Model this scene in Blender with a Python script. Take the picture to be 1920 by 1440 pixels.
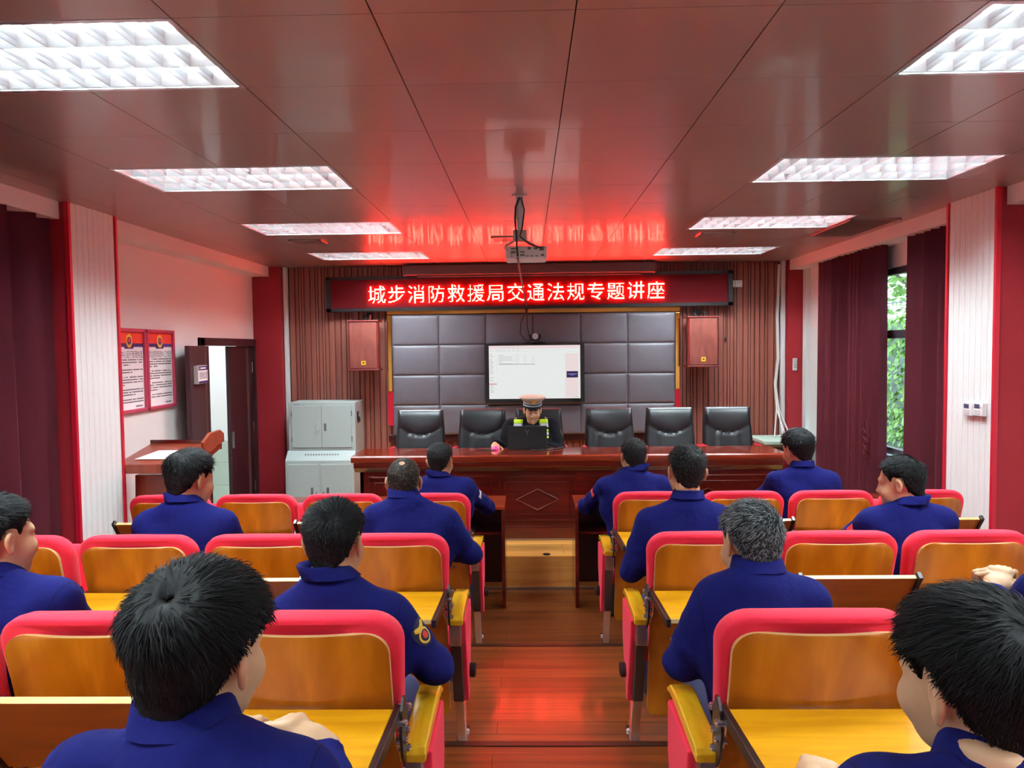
import bpy, math, random
import numpy as np
from mathutils import Vector, Matrix

for _o in list(bpy.data.objects):
    bpy.data.objects.remove(_o, do_unlink=True)
SC = bpy.context.scene
COL = SC.collection
PI = math.pi

# ------------------------------------------------------------------ camera
CAM_Z = 1.95
F_PX, PITCH, ROLL, YAW = 1410.0, 0.04758, -0.0112, 0.02174
_fw = Vector((-math.sin(YAW) * math.cos(PITCH), math.cos(YAW) * math.cos(PITCH), -math.sin(PITCH)))
_rt = Vector((math.cos(YAW), math.sin(YAW), 0))
_up = _rt.cross(_fw)
_rt2 = math.cos(ROLL) * _rt + math.sin(ROLL) * _up
_up2 = -math.sin(ROLL) * _rt + math.cos(ROLL) * _up
cd = bpy.data.cameras.new('camera')
cd.sensor_fit = 'HORIZONTAL'
cd.sensor_width = 36.0
cd.lens = 36.0 * F_PX / 1920.0
cd.clip_start = 0.05
cd.clip_end = 100
cam = bpy.data.objects.new('camera', cd)
cam.matrix_world = Matrix(((_rt2.x, _up2.x, -_fw.x, 0), (_rt2.y, _up2.y, -_fw.y, 0), (_rt2.z, _up2.z, -_fw.z, CAM_Z), (0, 0, 0, 1)))
COL.objects.link(cam)
SC.camera = cam

# ------------------------------------------------------------------ view, sky, light levels
vs = SC.view_settings
vs.view_transform = 'Standard'
vs.look = 'None'
vs.gamma = 1.0
vs.use_curve_mapping = False
vs.exposure = 0.0
TUBE_POWER = 265.0        # emission of the ceiling tubes
LED_POWER = 60.0         # emission of the lit diodes of the sign
SCREEN_POWER = 0.92
SKY_POWER = 5.0
world = bpy.data.worlds.new('sky')
SC.world = world
world.use_nodes = True
_nt = world.node_tree
_bg = _nt.nodes['Background']
_bg.inputs[0].default_value = (0.78, 0.89, 1.0, 1)
_bg.inputs[1].default_value = SKY_POWER

# ------------------------------------------------------------------ helpers
def lin(c):
    return tuple((v / 255 / 12.92 if v / 255 <= 0.04045 else ((v / 255 + 0.055) / 1.055) ** 2.4) for v in c)

MATS = {}
def mat(name, rgb, rough=0.5, metal=0.0, spec=0.5, emit=None, estr=0.0, coat=0.0, noise=None, bump=None, sheen=0.0):
    """noise=(scale, amount) varies the base colour; bump=(scale, strength); scale may be a triple."""
    m = bpy.data.materials.new(name)
    m.use_nodes = True
    nt = m.node_tree
    b = nt.nodes['Principled BSDF']
    col = lin(rgb)
    b.inputs['Base Color'].default_value = (*col, 1)
    b.inputs['Roughness'].default_value = rough
    b.inputs['Metallic'].default_value = metal
    b.inputs['Specular IOR Level'].default_value = spec
    b.inputs['Coat Weight'].default_value = coat
    b.inputs['Coat Roughness'].default_value = 0.08
    b.inputs['Sheen Weight'].default_value = sheen
    if emit:
        b.inputs['Emission Color'].default_value = (*emit, 1)
        b.inputs['Emission Strength'].default_value = estr
    def tex(scale, detail=4):
        tc = nt.nodes.new('ShaderNodeTexCoord')
        mp = nt.nodes.new('ShaderNodeMapping')
        nt.links.new(tc.outputs['Object'], mp.inputs['Vector'])
        n = nt.nodes.new('ShaderNodeTexNoise')
        if isinstance(scale, (tuple, list)):
            mp.inputs['Scale'].default_value = scale
            n.inputs['Scale'].default_value = 1.0
        else:
            n.inputs['Scale'].default_value = scale
        n.inputs['Detail'].default_value = detail
        nt.links.new(mp.outputs[0], n.inputs['Vector'])
        return n
    if noise:
        n = tex(noise[0])
        mr = nt.nodes.new('ShaderNodeMapRange')
        mr.inputs['From Min'].default_value = 0.3
        mr.inputs['From Max'].default_value = 0.7
        mr.inputs['To Min'].default_value = 1 - noise[1]
        mr.inputs['To Max'].default_value = 1 + noise[1]
        nt.links.new(n.outputs[0], mr.inputs['Value'])
        mx = nt.nodes.new('ShaderNodeMix')
        mx.data_type = 'RGBA'
        mx.blend_type = 'MULTIPLY'
        mx.inputs['Factor'].default_value = 1.0
        mx.inputs[6].default_value = (*col, 1)
        nt.links.new(mr.outputs[0], mx.inputs[7])
        nt.links.new(mx.outputs[2], b.inputs['Base Color'])
    if bump:
        n = tex(bump[0], 3)
        bp = nt.nodes.new('ShaderNodeBump')
        bp.inputs['Strength'].default_value = bump[1]
        bp.inputs['Distance'].default_value = bump[2] if len(bump) > 2 else 0.002
        nt.links.new(n.outputs[0], bp.inputs['Height'])
        nt.links.new(bp.outputs[0], b.inputs['Normal'])
    MATS[name] = m
    return m

def wood(name, dark, light, axis=0, scale=6.0, stretch=14.0, rough=0.3, coat=0.0, planks=None, bumpy=0.0):
    """wood grain running along the axis; planks=(length, width) adds board joints in x and y."""
    m = bpy.data.materials.new(name)
    m.use_nodes = True
    nt = m.node_tree
    b = nt.nodes['Principled BSDF']
    b.inputs['Roughness'].default_value = rough
    b.inputs['Coat Weight'].default_value = coat
    b.inputs['Coat Roughness'].default_value = 0.12
    tc = nt.nodes.new('ShaderNodeTexCoord')
    mp = nt.nodes.new('ShaderNodeMapping')
    s = [scale * stretch / 4] * 3
    s[axis] = scale / 4
    mp.inputs['Scale'].default_value = s
    nt.links.new(tc.outputs['Object'], mp.inputs['Vector'])
    vec = mp.outputs[0]
    n = nt.nodes.new('ShaderNodeTexNoise')
    n.inputs['Scale'].default_value = 1.0
    n.inputs['Detail'].default_value = 6
    n.inputs['Distortion'].default_value = 0.9
    nt.links.new(vec, n.inputs['Vector'])
    cr = nt.nodes.new('ShaderNodeValToRGB')
    cr.color_ramp.elements[0].position = 0.28
    cr.color_ramp.elements[0].color = (*lin(dark), 1)
    cr.color_ramp.elements[1].position = 0.72
    cr.color_ramp.elements[1].color = (*lin(light), 1)
    nt.links.new(n.outputs[0], cr.inputs[0])
    out = cr.outputs[0]
    if planks:
        br = nt.nodes.new('ShaderNodeTexBrick')
        br.inputs['Scale'].default_value = 1.0
        br.inputs['Brick Width'].default_value = planks[0]
        br.inputs['Row Height'].default_value = planks[1]
        br.inputs['Mortar Size'].default_value = 0.0022
        br.inputs['Color1'].default_value = (0.72, 0.72, 0.72, 1)
        br.inputs['Color2'].default_value = (1.12, 1.08, 1.05, 1)
        br.inputs['Mortar'].default_value = (0.25, 0.22, 0.2, 1)
        br.offset = 0.37
        mp2 = nt.nodes.new('ShaderNodeMapping')
        mp2.inputs['Location'].default_value = (-0.72, 0, 0)
        nt.links.new(tc.outputs['Object'], mp2.inputs['Vector'])
        nt.links.new(mp2.outputs[0], br.inputs['Vector'])
        mx = nt.nodes.new('ShaderNodeMix')
        mx.data_type = 'RGBA'
        mx.blend_type = 'MULTIPLY'
        mx.inputs['Factor'].default_value = 1.0
        nt.links.new(out, mx.inputs[6])
        nt.links.new(br.outputs[0], mx.inputs[7])
        out = mx.outputs[2]
    nt.links.new(out, b.inputs['Base Color'])
    if bumpy:
        bp = nt.nodes.new('ShaderNodeBump')
        bp.inputs['Strength'].default_value = bumpy
        bp.inputs['Distance'].default_value = 0.001
        nt.links.new(n.outputs[0], bp.inputs['Height'])
        nt.links.new(bp.outputs[0], b.inputs['Normal'])
    MATS[name] = m
    return m

class MB:
    """collects shapes and links them as ONE mesh object"""
    def __init__(s):
        s.v = []; s.f = []; s.m = []
    def add(s, verts, faces, mi=0):
        k = len(s.v)
        s.v += [tuple(map(float, p)) for p in verts]
        s.f += [tuple(i + k for i in f) for f in faces]
        s.m += [mi] * len(faces)
        return s
    def box(s, x0, x1, y0, y1, z0, z1, mi=0):
        x0, x1 = min(x0, x1), max(x0, x1); y0, y1 = min(y0, y1), max(y0, y1); z0, z1 = min(z0, z1), max(z0, z1)
        return s.add([(x0, y0, z0), (x1, y0, z0), (x1, y1, z0), (x0, y1, z0), (x0, y0, z1), (x1, y0, z1), (x1, y1, z1), (x0, y1, z1)],
                     [(0, 3, 2, 1), (4, 5, 6, 7), (0, 1, 5, 4), (1, 2, 6, 5), (2, 3, 7, 6), (3, 0, 4, 7)], mi)
    def prism(s, poly, axis, a, b, mi=0):
        """2-D polygon (counter-clockwise) pushed along axis 0/1/2 from a to b"""
        def P(u, v, w):
            return (w, u, v) if axis == 0 else ((u, w, v) if axis == 1 else (u, v, w))
        n = len(poly)
        vs_ = [P(u, v, a) for u, v in poly] + [P(u, v, b) for u, v in poly]
        fs = [tuple(range(n))[::-1], tuple(range(n, 2 * n))] + [(i, (i + 1) % n, n + (i + 1) % n, n + i) for i in range(n)]
        return s.add(vs_, fs, mi)
    def tube(s, path, r, seg=8, mi=0, closed=False):
        path = [Vector(p) for p in path]
        n = len(path)
        rs = r if isinstance(r, (list, tuple)) else [r] * n
        t0 = (path[1] - path[0]).normalized()
        up = Vector((0, 0, 1)) if abs(t0.z) < 0.9 else Vector((1, 0, 0))
        u = t0.cross(up).normalized()
        vs_ = []
        for i, p in enumerate(path):
            if closed:
                t = (path[(i + 1) % n] - path[i - 1]).normalized()
            else:
                t = (path[min(i + 1, n - 1)] - path[max(i - 1, 0)]).normalized()
            u = (u - t * u.dot(t)).normalized()
            w = t.cross(u)
            for k in range(seg):
                a = 2 * PI * k / seg
                vs_.append(p + (u * math.cos(a) + w * math.sin(a)) * rs[i])
        fs = []
        for i in range(n if closed else n - 1):
            j = (i + 1) % n
            for k in range(seg):
                k2 = (k + 1) % seg
                fs.append((i * seg + k, i * seg + k2, j * seg + k2, j * seg + k))
        if not closed:
            fs.append(tuple(range(seg))[::-1])
            fs.append(tuple((n - 1) * seg + k for k in range(seg)))
        return s.add(vs_, fs, mi)
    def lathe(s, prof, c=(0, 0, 0), seg=24, axis=2, mi=0, sx=1.0, sy=1.0):
        """profile of (radius, height) turned about an axis through c"""
        vs_ = []
        for r, h in prof:
            for k in range(seg):
                a = 2 * PI * k / seg
                u, v = r * math.cos(a) * sx, r * math.sin(a) * sy
                p = (u, v, h) if axis == 2 else ((h, u, v) if axis == 0 else (v, h, u))
                vs_.append((p[0] + c[0], p[1] + c[1], p[2] + c[2]))
        fs = []
        for i in range(len(prof) - 1):
            for k in range(seg):
                k2 = (k + 1) % seg
                fs.append((i * seg + k, i * seg + k2, (i + 1) * seg + k2, (i + 1) * seg + k))
        fs.append(tuple(range(seg))[::-1])
        fs.append(tuple((len(prof) - 1) * seg + k for k in range(seg)))
        return s.add(vs_, fs, mi)
    def loft(s, rings, mi=0, closed=True, caps=True):
        n = len(rings[0])
        vs_ = [p for r in rings for p in r]
        fs = []
        for i in range(len(rings) - 1):
            for k in range(n if closed else n - 1):
                k2 = (k + 1) % n
                fs.append((i * n + k, i * n + k2, (i + 1) * n + k2, (i + 1) * n + k))
        if caps and closed:
            fs.append(tuple(range(n))[::-1])
            fs.append(tuple((len(rings) - 1) * n + k for k in range(n)))
        return s.add(vs_, fs, mi)
    def move(s, fn):
        s.v = [tuple(fn(*p)) for p in s.v]
        return s
    def build(s, name, mats, parent=None, smooth=False, bevel=0.0, bseg=2, recalc=True, angle=None):
        me = bpy.data.meshes.new(name)
        me.from_pydata(s.v, [], s.f)
        if not isinstance(mats, (list, tuple)):
            mats = [mats]
        for m in mats:
            me.materials.append(MATS[m] if isinstance(m, str) else m)
        me.polygons.foreach_set('material_index', s.m)
        if recalc:
            import bmesh
            bm = bmesh.new()
            bm.from_mesh(me)
            bmesh.ops.recalc_face_normals(bm, faces=bm.faces)
            bm.to_mesh(me)
            bm.free()
        if smooth or bevel:
            me.polygons.foreach_set('use_smooth', [True] * len(me.polygons))
            if angle is None:
                angle = 40
            me.set_sharp_from_angle(angle=math.radians(angle)) if not bevel else None
        me.update()
        o = bpy.data.objects.new(name, me)
        COL.objects.link(o)
        if parent is not None:
            o.parent = parent
        if bevel:
            bv = o.modifiers.new('bevel', 'BEVEL')
            bv.width = bevel
            bv.segments = bseg
            bv.limit_method = 'ANGLE'
            bv.angle_limit = math.radians(35)
            bv.harden_normals = True
        return o

def tag(o, label, cat, group=None, kind=None):
    o['label'] = label
    o['category'] = cat
    if group:
        o['group'] = group
    if kind:
        o['kind'] = kind
    return o
def struct(o, label=None):
    o['kind'] = 'structure'
    if label:
        o['label'] = label
    return o
def empty(name, loc=(0, 0, 0), rz=0.0):
    o = bpy.data.objects.new(name, None)
    o.empty_display_size = 0.1
    o.location = loc
    o.rotation_euler = (0, 0, rz)
    COL.objects.link(o)
    return o
def copy_tree(o, parent=None):
    c = o.copy()
    COL.objects.link(c)
    c.parent = parent
    for ch in list(o.children):
        copy_tree(ch, c)
    return c
def child(o, stem):
    for c in o.children:
        if c.name.split('.')[0] == stem:
            return c

def text_mesh(s, size=1.0):
    """flat letter shapes of a line of writing: vertices in x, y and faces"""
    cu = bpy.data.curves.new('writing', 'FONT')
    cu.body = s
    cu.size = size
    cu.resolution_u = 3
    cu.align_x = 'LEFT'
    o = bpy.data.objects.new('writing', cu)
    COL.objects.link(o)
    dg = bpy.context.evaluated_depsgraph_get()
    me = bpy.data.meshes.new_from_object(o.evaluated_get(dg))
    v = [tuple(p.co) for p in me.vertices]
    f = [tuple(p.vertices) for p in me.polygons]
    bpy.data.objects.remove(o, do_unlink=True)
    bpy.data.meshes.remove(me)
    bpy.data.curves.remove(cu)
    return v, f
def rrect(x0, x1, z0, z1, r, n=5):
    """rounded rectangle, counter-clockwise; r may be one radius or four (bottom-left, bottom-right, top-right, top-left)"""
    rr = r if isinstance(r, (list, tuple)) else [r] * 4
    pts = []
    for (cx, cz, a0, q) in ((x0, z0, PI, rr[0]), (x1, z0, 1.5 * PI, rr[1]), (x1, z1, 0, rr[2]), (x0, z1, 0.5 * PI, rr[3])):
        sx = 1 if cx == x0 else -1
        sz = 1 if cz == z0 else -1
        for k in range(n + 1):
            a = a0 + 0.5 * PI * k / n
            pts.append((cx + sx * q + q * math.cos(a), cz + sz * q + q * math.sin(a)))
    return pts
# ------------------------------------------------------------------ materials
mat('ceiling_panel', (176, 160, 154), 0.39, 0.65, 0.8, coat=0.35, noise=(1.2, 0.03), bump=(2.5, 0.12, 0.004))
mat('ceiling_gap', (60, 50, 48), 0.8)
mat('wall_white', (226, 226, 224), 0.75, bump=(60, 0.08))
mat('wall_fluted', (232, 236, 234), 0.6, bump=((300, 300, 20), 0.1))
mat('red_panel', (150, 18, 32), 0.7, noise=(220, 0.06), bump=(400, 0.15))
mat('red_edge', (190, 20, 45), 0.35)
mat('aluminium', (222, 226, 230), 0.28, 0.95)
mat('lamp_white', (240, 242, 244), 0.5)
mat('tube_glow', (255, 255, 255), 0.5, emit=(0.82, 0.965, 1.0), estr=TUBE_POWER)
mat('led_dot', (255, 60, 40), 0.4, emit=(1.0, 0.040, 0.026), estr=LED_POWER)
mat('led_face', (84, 6, 12), 0.7, spec=0.1, noise=(300, 0.1))
mat('black_plastic', (18, 17, 18), 0.4)
mat('black_matt', (14, 13, 14), 0.75)
mat('dark_rail', (34, 18, 18), 0.35)
mat('gold', (226, 170, 90), 0.12, 1.0)
mat('gold_paint', (214, 170, 60), 0.35)
mat('chrome', (226, 230, 235), 0.22, 1.0)
mat('brown_post', (78, 58, 52), 0.22, 0.35)
mat('leather', (21, 21, 25), 0.38, noise=(14, 0.08), bump=(180, 0.15))
mat('pad_leather', (100, 95, 103), 0.42, noise=(9, 0.05), bump=(160, 0.12))
mat('steel_grey', (178, 192, 190), 0.42, noise=(90, 0.02))
mat('steel_dark', (95, 100, 100), 0.4)
mat('seat_fabric', (230, 24, 58), 0.85, noise=(380, 0.10), bump=(600, 0.35, 0.001), sheen=0.08)
wood('seat_ply', (146, 72, 8), (184, 106, 20), axis=2, scale=7, stretch=5, rough=0.26, coat=0.25)
wood('ply_edge', (200, 160, 90), (232, 205, 150), axis=0, scale=20, stretch=6, rough=0.3, coat=0.2)
wood('tablet_top', (196, 128, 6), (226, 160, 18), axis=0, scale=8, stretch=10, rough=0.35, coat=0.15)
wood('tablet_under', (150, 74, 14), (182, 98, 24), axis=0, scale=8, stretch=8, rough=0.35, coat=0.1)
wood('arm_wood', (210, 146, 8), (242, 192, 40), axis=1, scale=12, stretch=6, rough=0.22, coat=0.4)
wood('floor_wood', (96, 44, 20), (150, 76, 32), axis=0, scale=4, stretch=22, rough=0.30, coat=0.35, planks=(2.4, 0.125), bumpy=0.15)
wood('stage_wood', (206, 130, 54), (236, 170, 90), axis=0, scale=4, stretch=22, rough=0.34, coat=0.2, planks=(1.2, 0.095), bumpy=0.12)
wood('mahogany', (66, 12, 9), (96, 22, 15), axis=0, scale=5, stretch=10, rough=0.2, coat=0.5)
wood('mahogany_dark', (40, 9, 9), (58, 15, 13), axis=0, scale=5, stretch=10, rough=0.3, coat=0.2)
wood('desk_top', (104, 30, 16), (140, 50, 26), axis=0, scale=5, stretch=12, rough=0.13, coat=0.6)
wood('podium_wood', (118, 42, 24), (150, 64, 38), axis=2, scale=5, stretch=9, rough=0.32, coat=0.2)
wood('door_wood', (44, 18, 22), (58, 26, 30), axis=2, scale=5, stretch=9, rough=0.4, coat=0.1)
wood('speaker_wood', (98, 36, 28), (132, 66, 54), axis=2, scale=14, stretch=3, rough=0.5)
mat('speaker_edge', (104, 26, 24), 0.35)
mat('badge_yellow', (232, 176, 40), 0.4)
mat('skin', (192, 142, 106), 0.52, noise=(24, 0.05), bump=(220, 0.08))
mat('skin_pale', (205, 163, 126), 0.52, noise=(24, 0.04), bump=(220, 0.08))
mat('lip', (176, 104, 92), 0.45)
mat('eye_white', (225, 222, 216), 0.25)
mat('eye_dark', (22, 14, 12), 0.2)
mat('shoe_black', (24, 25, 27), 0.45)
mat('trouser_navy', (14, 16, 58), 0.85, bump=(500, 0.2, 0.001))
mat('police_black', (13, 11, 17), 0.9, spec=0.15, bump=(420, 0.2, 0.001))
mat('hi_vis', (196, 238, 10), 0.6)
mat('reflective', (208, 214, 222), 0.4)
mat('cap_white', (196, 182, 164), 0.6)
mat('cap_band', (70, 84, 80), 0.6)
mat('patch_navy', (16, 16, 48), 0.8)
mat('patch_gold', (226, 182, 58), 0.7)
mat('patch_red', (205, 50, 44), 0.7)
mat('patch_white', (226, 226, 230), 0.7)
mat('curtain_wine', (78, 22, 32), 0.9, spec=0.2, noise=(160, 0.06))
mat('case_dark', (92, 58, 58), 0.45)
mat('paper', (238, 240, 242), 0.7)
mat('poster_red', (226, 62, 46), 0.5)
mat('poster_navy', (46, 34, 96), 0.5)
mat('ink', (52, 52, 58), 0.7)
mat('ink_grey', (120, 122, 124), 0.7)
mat('frame_pink', (196, 72, 98), 0.25, 0.2)
mat('plastic_white', (228, 232, 232), 0.4)
mat('plastic_pale', (196, 188, 186), 0.45)
mat('lcd_grey', (60, 66, 92), 0.3)
mat('table_green', (176, 200, 188), 0.45)
mat('cable_white', (220, 218, 214), 0.5)
mat('cable_black', (26, 16, 18), 0.5)
mat('mouse_pink', (230, 40, 120), 0.35, emit=(1.0, 0.05, 0.35), estr=0.5)
mat('tile_green', (186, 200, 186), 0.25, noise=(5, 0.05))
mat('sill_white', (220, 226, 230), 0.5)
mat('window_metal', (96, 84, 92), 0.35, 0.3)
mat('window_pale', (176, 198, 206), 0.35)
mat('strip_metal', (150, 130, 118), 0.3, 0.7)
mat('nosing_dark', (62, 36, 26), 0.3, 0.3)
mat('brick_grey', (150, 156, 150), 0.9, noise=(6, 0.2))
mat('leaf_green', (122, 158, 74), 0.55, noise=(2.2, 0.35))
mat('bark', (86, 74, 62), 0.9, noise=(20, 0.2))
mat('earth', (96, 88, 76), 0.95)

def cloth_mat(name, rgb, seam_z=None, arm_x=None):
    """jacket cloth with stitched seams: a yoke seam at the height seam_z and shoulder seams at arm_x, in the wearer's own frame"""
    m = mat(name, rgb, 0.9, spec=0.12, bump=(11, 0.75, 0.016))
    nt = m.node_tree
    b = nt.nodes['Principled BSDF']
    bp1 = [n for n in nt.nodes if n.type == 'BUMP'][0]
    tc = nt.nodes.new('ShaderNodeTexCoord')
    sp = nt.nodes.new('ShaderNodeSeparateXYZ')
    nt.links.new(tc.outputs['Object'], sp.inputs[0])
    def mth(op, a, bb=None):
        n = nt.nodes.new('ShaderNodeMath')
        n.operation = op
        for i, q in enumerate((a, bb)):
            if q is None:
                continue
            if isinstance(q, (int, float)):
                n.inputs[i].default_value = q
            else:
                nt.links.new(q, n.inputs[i])
        return n.outputs[0]
    def line(v, at, w):
        return mth('LESS_THAN', mth('ABSOLUTE', mth('SUBTRACT', v, at)), w)
    fac = None
    if seam_z is not None:
        curve = mth('ADD', sp.outputs[2], mth('MULTIPLY', mth('MULTIPLY', sp.outputs[0], sp.outputs[0]), 0.35))
        inside = mth('LESS_THAN', mth('ABSOLUTE', sp.outputs[0]), arm_x)
        fac = mth('MULTIPLY', mth('MULTIPLY', line(curve, seam_z, 0.0016), inside), mth('LESS_THAN', sp.outputs[1], 0.03))
    if arm_x is not None:
        sl = mth('SUBTRACT', mth('ABSOLUTE', sp.outputs[0]), mth('MULTIPLY', mth('SUBTRACT', sp.outputs[2], seam_z), 0.12))
        f2 = mth('MULTIPLY', line(sl, arm_x, 0.0016), mth('GREATER_THAN', sp.outputs[2], seam_z - 0.06))
        fac = mth('MAXIMUM', fac, f2)
    if fac is not None:
        mx = nt.nodes.new('ShaderNodeMix')
        mx.data_type = 'RGBA'
        nt.links.new(fac, mx.inputs['Factor'])
        c = lin(rgb)
        mx.inputs[6].default_value = (*c, 1)
        mx.inputs[7].default_value = (c[0] * 0.35, c[1] * 0.35, c[2] * 0.4, 1)
        nt.links.new(mx.outputs[2], b.inputs['Base Color'])
    return m

def hair_mat(name, dark, light, grey=0.0):
    """strand colour drawn per strand from the stored number 'strand'"""
    m = bpy.data.materials.new(name)
    m.use_nodes = True
    nt = m.node_tree
    b = nt.nodes['Principled BSDF']
    b.inputs['Roughness'].default_value = 0.65
    b.inputs['Specular IOR Level'].default_value = 0.15
    at = nt.nodes.new('ShaderNodeAttribute')
    at.attribute_name = 'strand'
    cr = nt.nodes.new('ShaderNodeValToRGB')
    cr.color_ramp.elements[0].position = 0.75 - grey
    cr.color_ramp.elements[0].color = (*lin(dark), 1)
    cr.color_ramp.elements[1].position = 1.0
    cr.color_ramp.elements[1].color = (*lin(light), 1)
    nt.links.new(at.outputs['Fac'], cr.inputs[0])
    nt.links.new(cr.outputs[0], b.inputs['Base Color'])
    MATS[name] = m
    return m
hair_mat('hair_black', (7, 7, 8), (15, 15, 17))
hair_mat('hair_soft', (15, 13, 13), (44, 38, 34))
hair_mat('hair_thin', (26, 22, 19), (112, 92, 74), grey=0.35)
hair_mat('hair_grey', (24, 26, 28), (150, 154, 156), grey=0.42)

def slat_mat():
    """vertical wall slats of slightly different brown, with dark grooves between them"""
    m = bpy.data.materials.new('slat_wood')
    m.use_nodes = True
    nt = m.node_tree
    b = nt.nodes['Principled BSDF']
    b.inputs['Roughness'].default_value = 0.55
    tc = nt.nodes.new('ShaderNodeTexCoord')
    mp = nt.nodes.new('ShaderNodeMapping')
    mp.inputs['Scale'].default_value = (34, 34, 0.35)
    nt.links.new(tc.outputs['Object'], mp.inputs['Vector'])
    n = nt.nodes.new('ShaderNodeTexNoise')
    n.inputs['Scale'].default_value = 1.0
    n.inputs['Detail'].default_value = 3
    nt.links.new(mp.outputs[0], n.inputs['Vector'])
    cr = nt.nodes.new('ShaderNodeValToRGB')
    cr.color_ramp.elements[0].position = 0.3
    cr.color_ramp.elements[0].color = (*lin((112, 56, 46)), 1)
    cr.color_ramp.elements[1].position = 0.74
    cr.color_ramp.elements[1].color = (*lin((150, 84, 68)), 1)
    nt.links.new(n.outputs[0], cr.inputs[0])
    nt.links.new(cr.outputs[0], b.inputs['Base Color'])
    MATS['slat_wood'] = m
slat_mat()

def glass_mat():
    m = bpy.data.materials.new('window_glass')
    m.use_nodes = True
    nt = m.node_tree
    for n in list(nt.nodes):
        if n.type != 'OUTPUT_MATERIAL':
            nt.nodes.remove(n)
    out = [n for n in nt.nodes if n.type == 'OUTPUT_MATERIAL'][0]
    tr = nt.nodes.new('ShaderNodeBsdfTransparent')
    tr.inputs[0].default_value = (0.86, 0.95, 0.96, 1)
    gl = nt.nodes.new('ShaderNodeBsdfGlossy')
    gl.inputs['Roughness'].default_value = 0.02
    mx = nt.nodes.new('ShaderNodeMixShader')
    mx.inputs[0].default_value = 0.05
    nt.links.new(tr.outputs[0], mx.inputs[1])
    nt.links.new(gl.outputs[0], mx.inputs[2])
    nt.links.new(mx.outputs[0], out.inputs[0])
    MATS['window_glass'] = m
glass_mat()
def screen_mat(name, rgb, k=1.0):
    mat(name, (10, 10, 10), 0.25, emit=lin(rgb), estr=SCREEN_POWER * k)
screen_mat('screen_white', (236, 240, 238))
screen_mat('screen_pink', (240, 222, 222))
screen_mat('screen_grey', (170, 174, 176))
screen_mat('screen_line', (206, 212, 212))
screen_mat('screen_navy', (40, 32, 80))
screen_mat('screen_blue', (150, 150, 220))
screen_mat('screen_red', (226, 176, 186))
# ------------------------------------------------------------------ the room shell
CEIL = 2.94
WX = 3.25
rnd = random.Random(5)
TIER_H = 0.11
TIERS = [4.595, 3.225, 1.88]           # fronts of the raised seating tiers, from the front back
_b = MB()
_b.box(-WX - 0.2, WX + 0.2, -2.8, 9.2, -0.1, 0.0)
for i, y in enumerate(TIERS):
    _b.box(-WX, WX, -2.6, y, 0.0, TIER_H * (i + 1))
struct(_b.build('floor', 'floor_wood'))
_b = MB()
for i, y in enumerate(TIERS):
    z = TIER_H * (i + 1)
    _b.box(-WX, WX, y - 0.035, y + 0.004, z - 0.004, z + 0.004)
struct(_b.build('trim_1', 'nosing_dark'))
_b = MB().box(-1.85, 2.45, 6.0, 9.0, 0.0, 0.27)
struct(_b.build('floor_stage', 'stage_wood'))
_b = MB().box(-1.85, 2.45, 5.985, 6.0, 0.0, 0.02)
struct(_b.build('baseboard_stage', 'strip_metal'))

# ceiling: metal panels 0.6 m square, each very slightly bowed, with the lamp openings left out
LAMP_Y = [-1.341, 0.459, 2.259, 4.059, 5.859, 7.659]  # first pair is unseen, added behind the viewer to lift the ambient light
LAMP_X = [(-2.25, -1.05), (1.35, 2.55)]
_b = MB()
gx = [-1.05 + 0.6 * k for k in range(-4, 9)]
gy = [2.259 + 0.6 * k for k in range(-9, 13)]
for ix in range(len(gx) - 1):
    for iy in range(len(gy) - 1):
        x0, x1, y0, y1 = gx[ix], gx[ix + 1], gy[iy], gy[iy + 1]
        cx, cy = (x0 + x1) / 2, (y0 + y1) / 2
        if any(a < cx < b_ for a, b_ in LAMP_X) and any(abs(cy - ly - 0.3) < 0.1 for ly in LAMP_Y):
            continue
        x0, x1 = max(x0 + 0.0020, -WX), min(x1 - 0.0020, WX)
        y0, y1 = max(y0 + 0.0012, -2.6), min(y1 - 0.0012, 9.0)
        if x1 - x0 < 0.02 or y1 - y0 < 0.02:
            continue
        n = 6
        bow = rnd.uniform(-0.001, 0.0022)
        ph, am = rnd.uniform(0, 6), rnd.uniform(0, 0.0007)
        vs_, fs = [], []
        for j in range(n + 1):
            for i in range(n + 1):
                u, v = i / n, j / n
                z = CEIL - bow * (1 - (2 * u - 1) ** 2) * (1 - (2 * v - 1) ** 2) + am * math.sin(5 * u + ph) * math.sin(PI * v)
                vs_.append((x0 + (x1 - x0) * u, y0 + (y1 - y0) * v, z))
        for j in range(n):
            for i in range(n):
                k = j * (n + 1) + i
                fs.append((k, k + n + 1, k + n + 2, k + 1))
        # turned-up rims
        k0 = len(vs_)
        rim = [0, n, (n + 1) * (n + 1) - 1, (n + 1) * n]
        for r in rim:
            p = vs_[r]
            vs_.append((p[0], p[1], CEIL + 0.012))
        for q in range(4):
            fs.append((rim[q], rim[(q + 1) % 4], k0 + (q + 1) % 4, k0 + q))
        _b.add(vs_, fs)
# dark void above, left open over the lamps
ys = [-2.6] + [v for ly in LAMP_Y for v in (ly, ly + 0.6)] + [9.0]
for q in range(len(ys) - 1):
    if q % 2 == 0:
        _b.box(-WX, WX, ys[q], ys[q + 1], CEIL + 0.012, CEIL + 0.03, 1)
    else:
        for xa, xb in ((-WX, -2.25), (-1.05, 1.35), (2.55, WX)):
            _b.box(xa, xb, ys[q], ys[q + 1], CEIL + 0.012, CEIL + 0.03, 1)
struct(_b.build('ceiling', ['ceiling_panel', 'ceiling_gap'], smooth=True, recalc=False, angle=25))
struct(MB().box(-WX - 0.2, WX + 0.2, -2.8, 9.2, CEIL + 0.16, CEIL + 0.3).build('roof_slab', 'ceiling_gap'))

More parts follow.
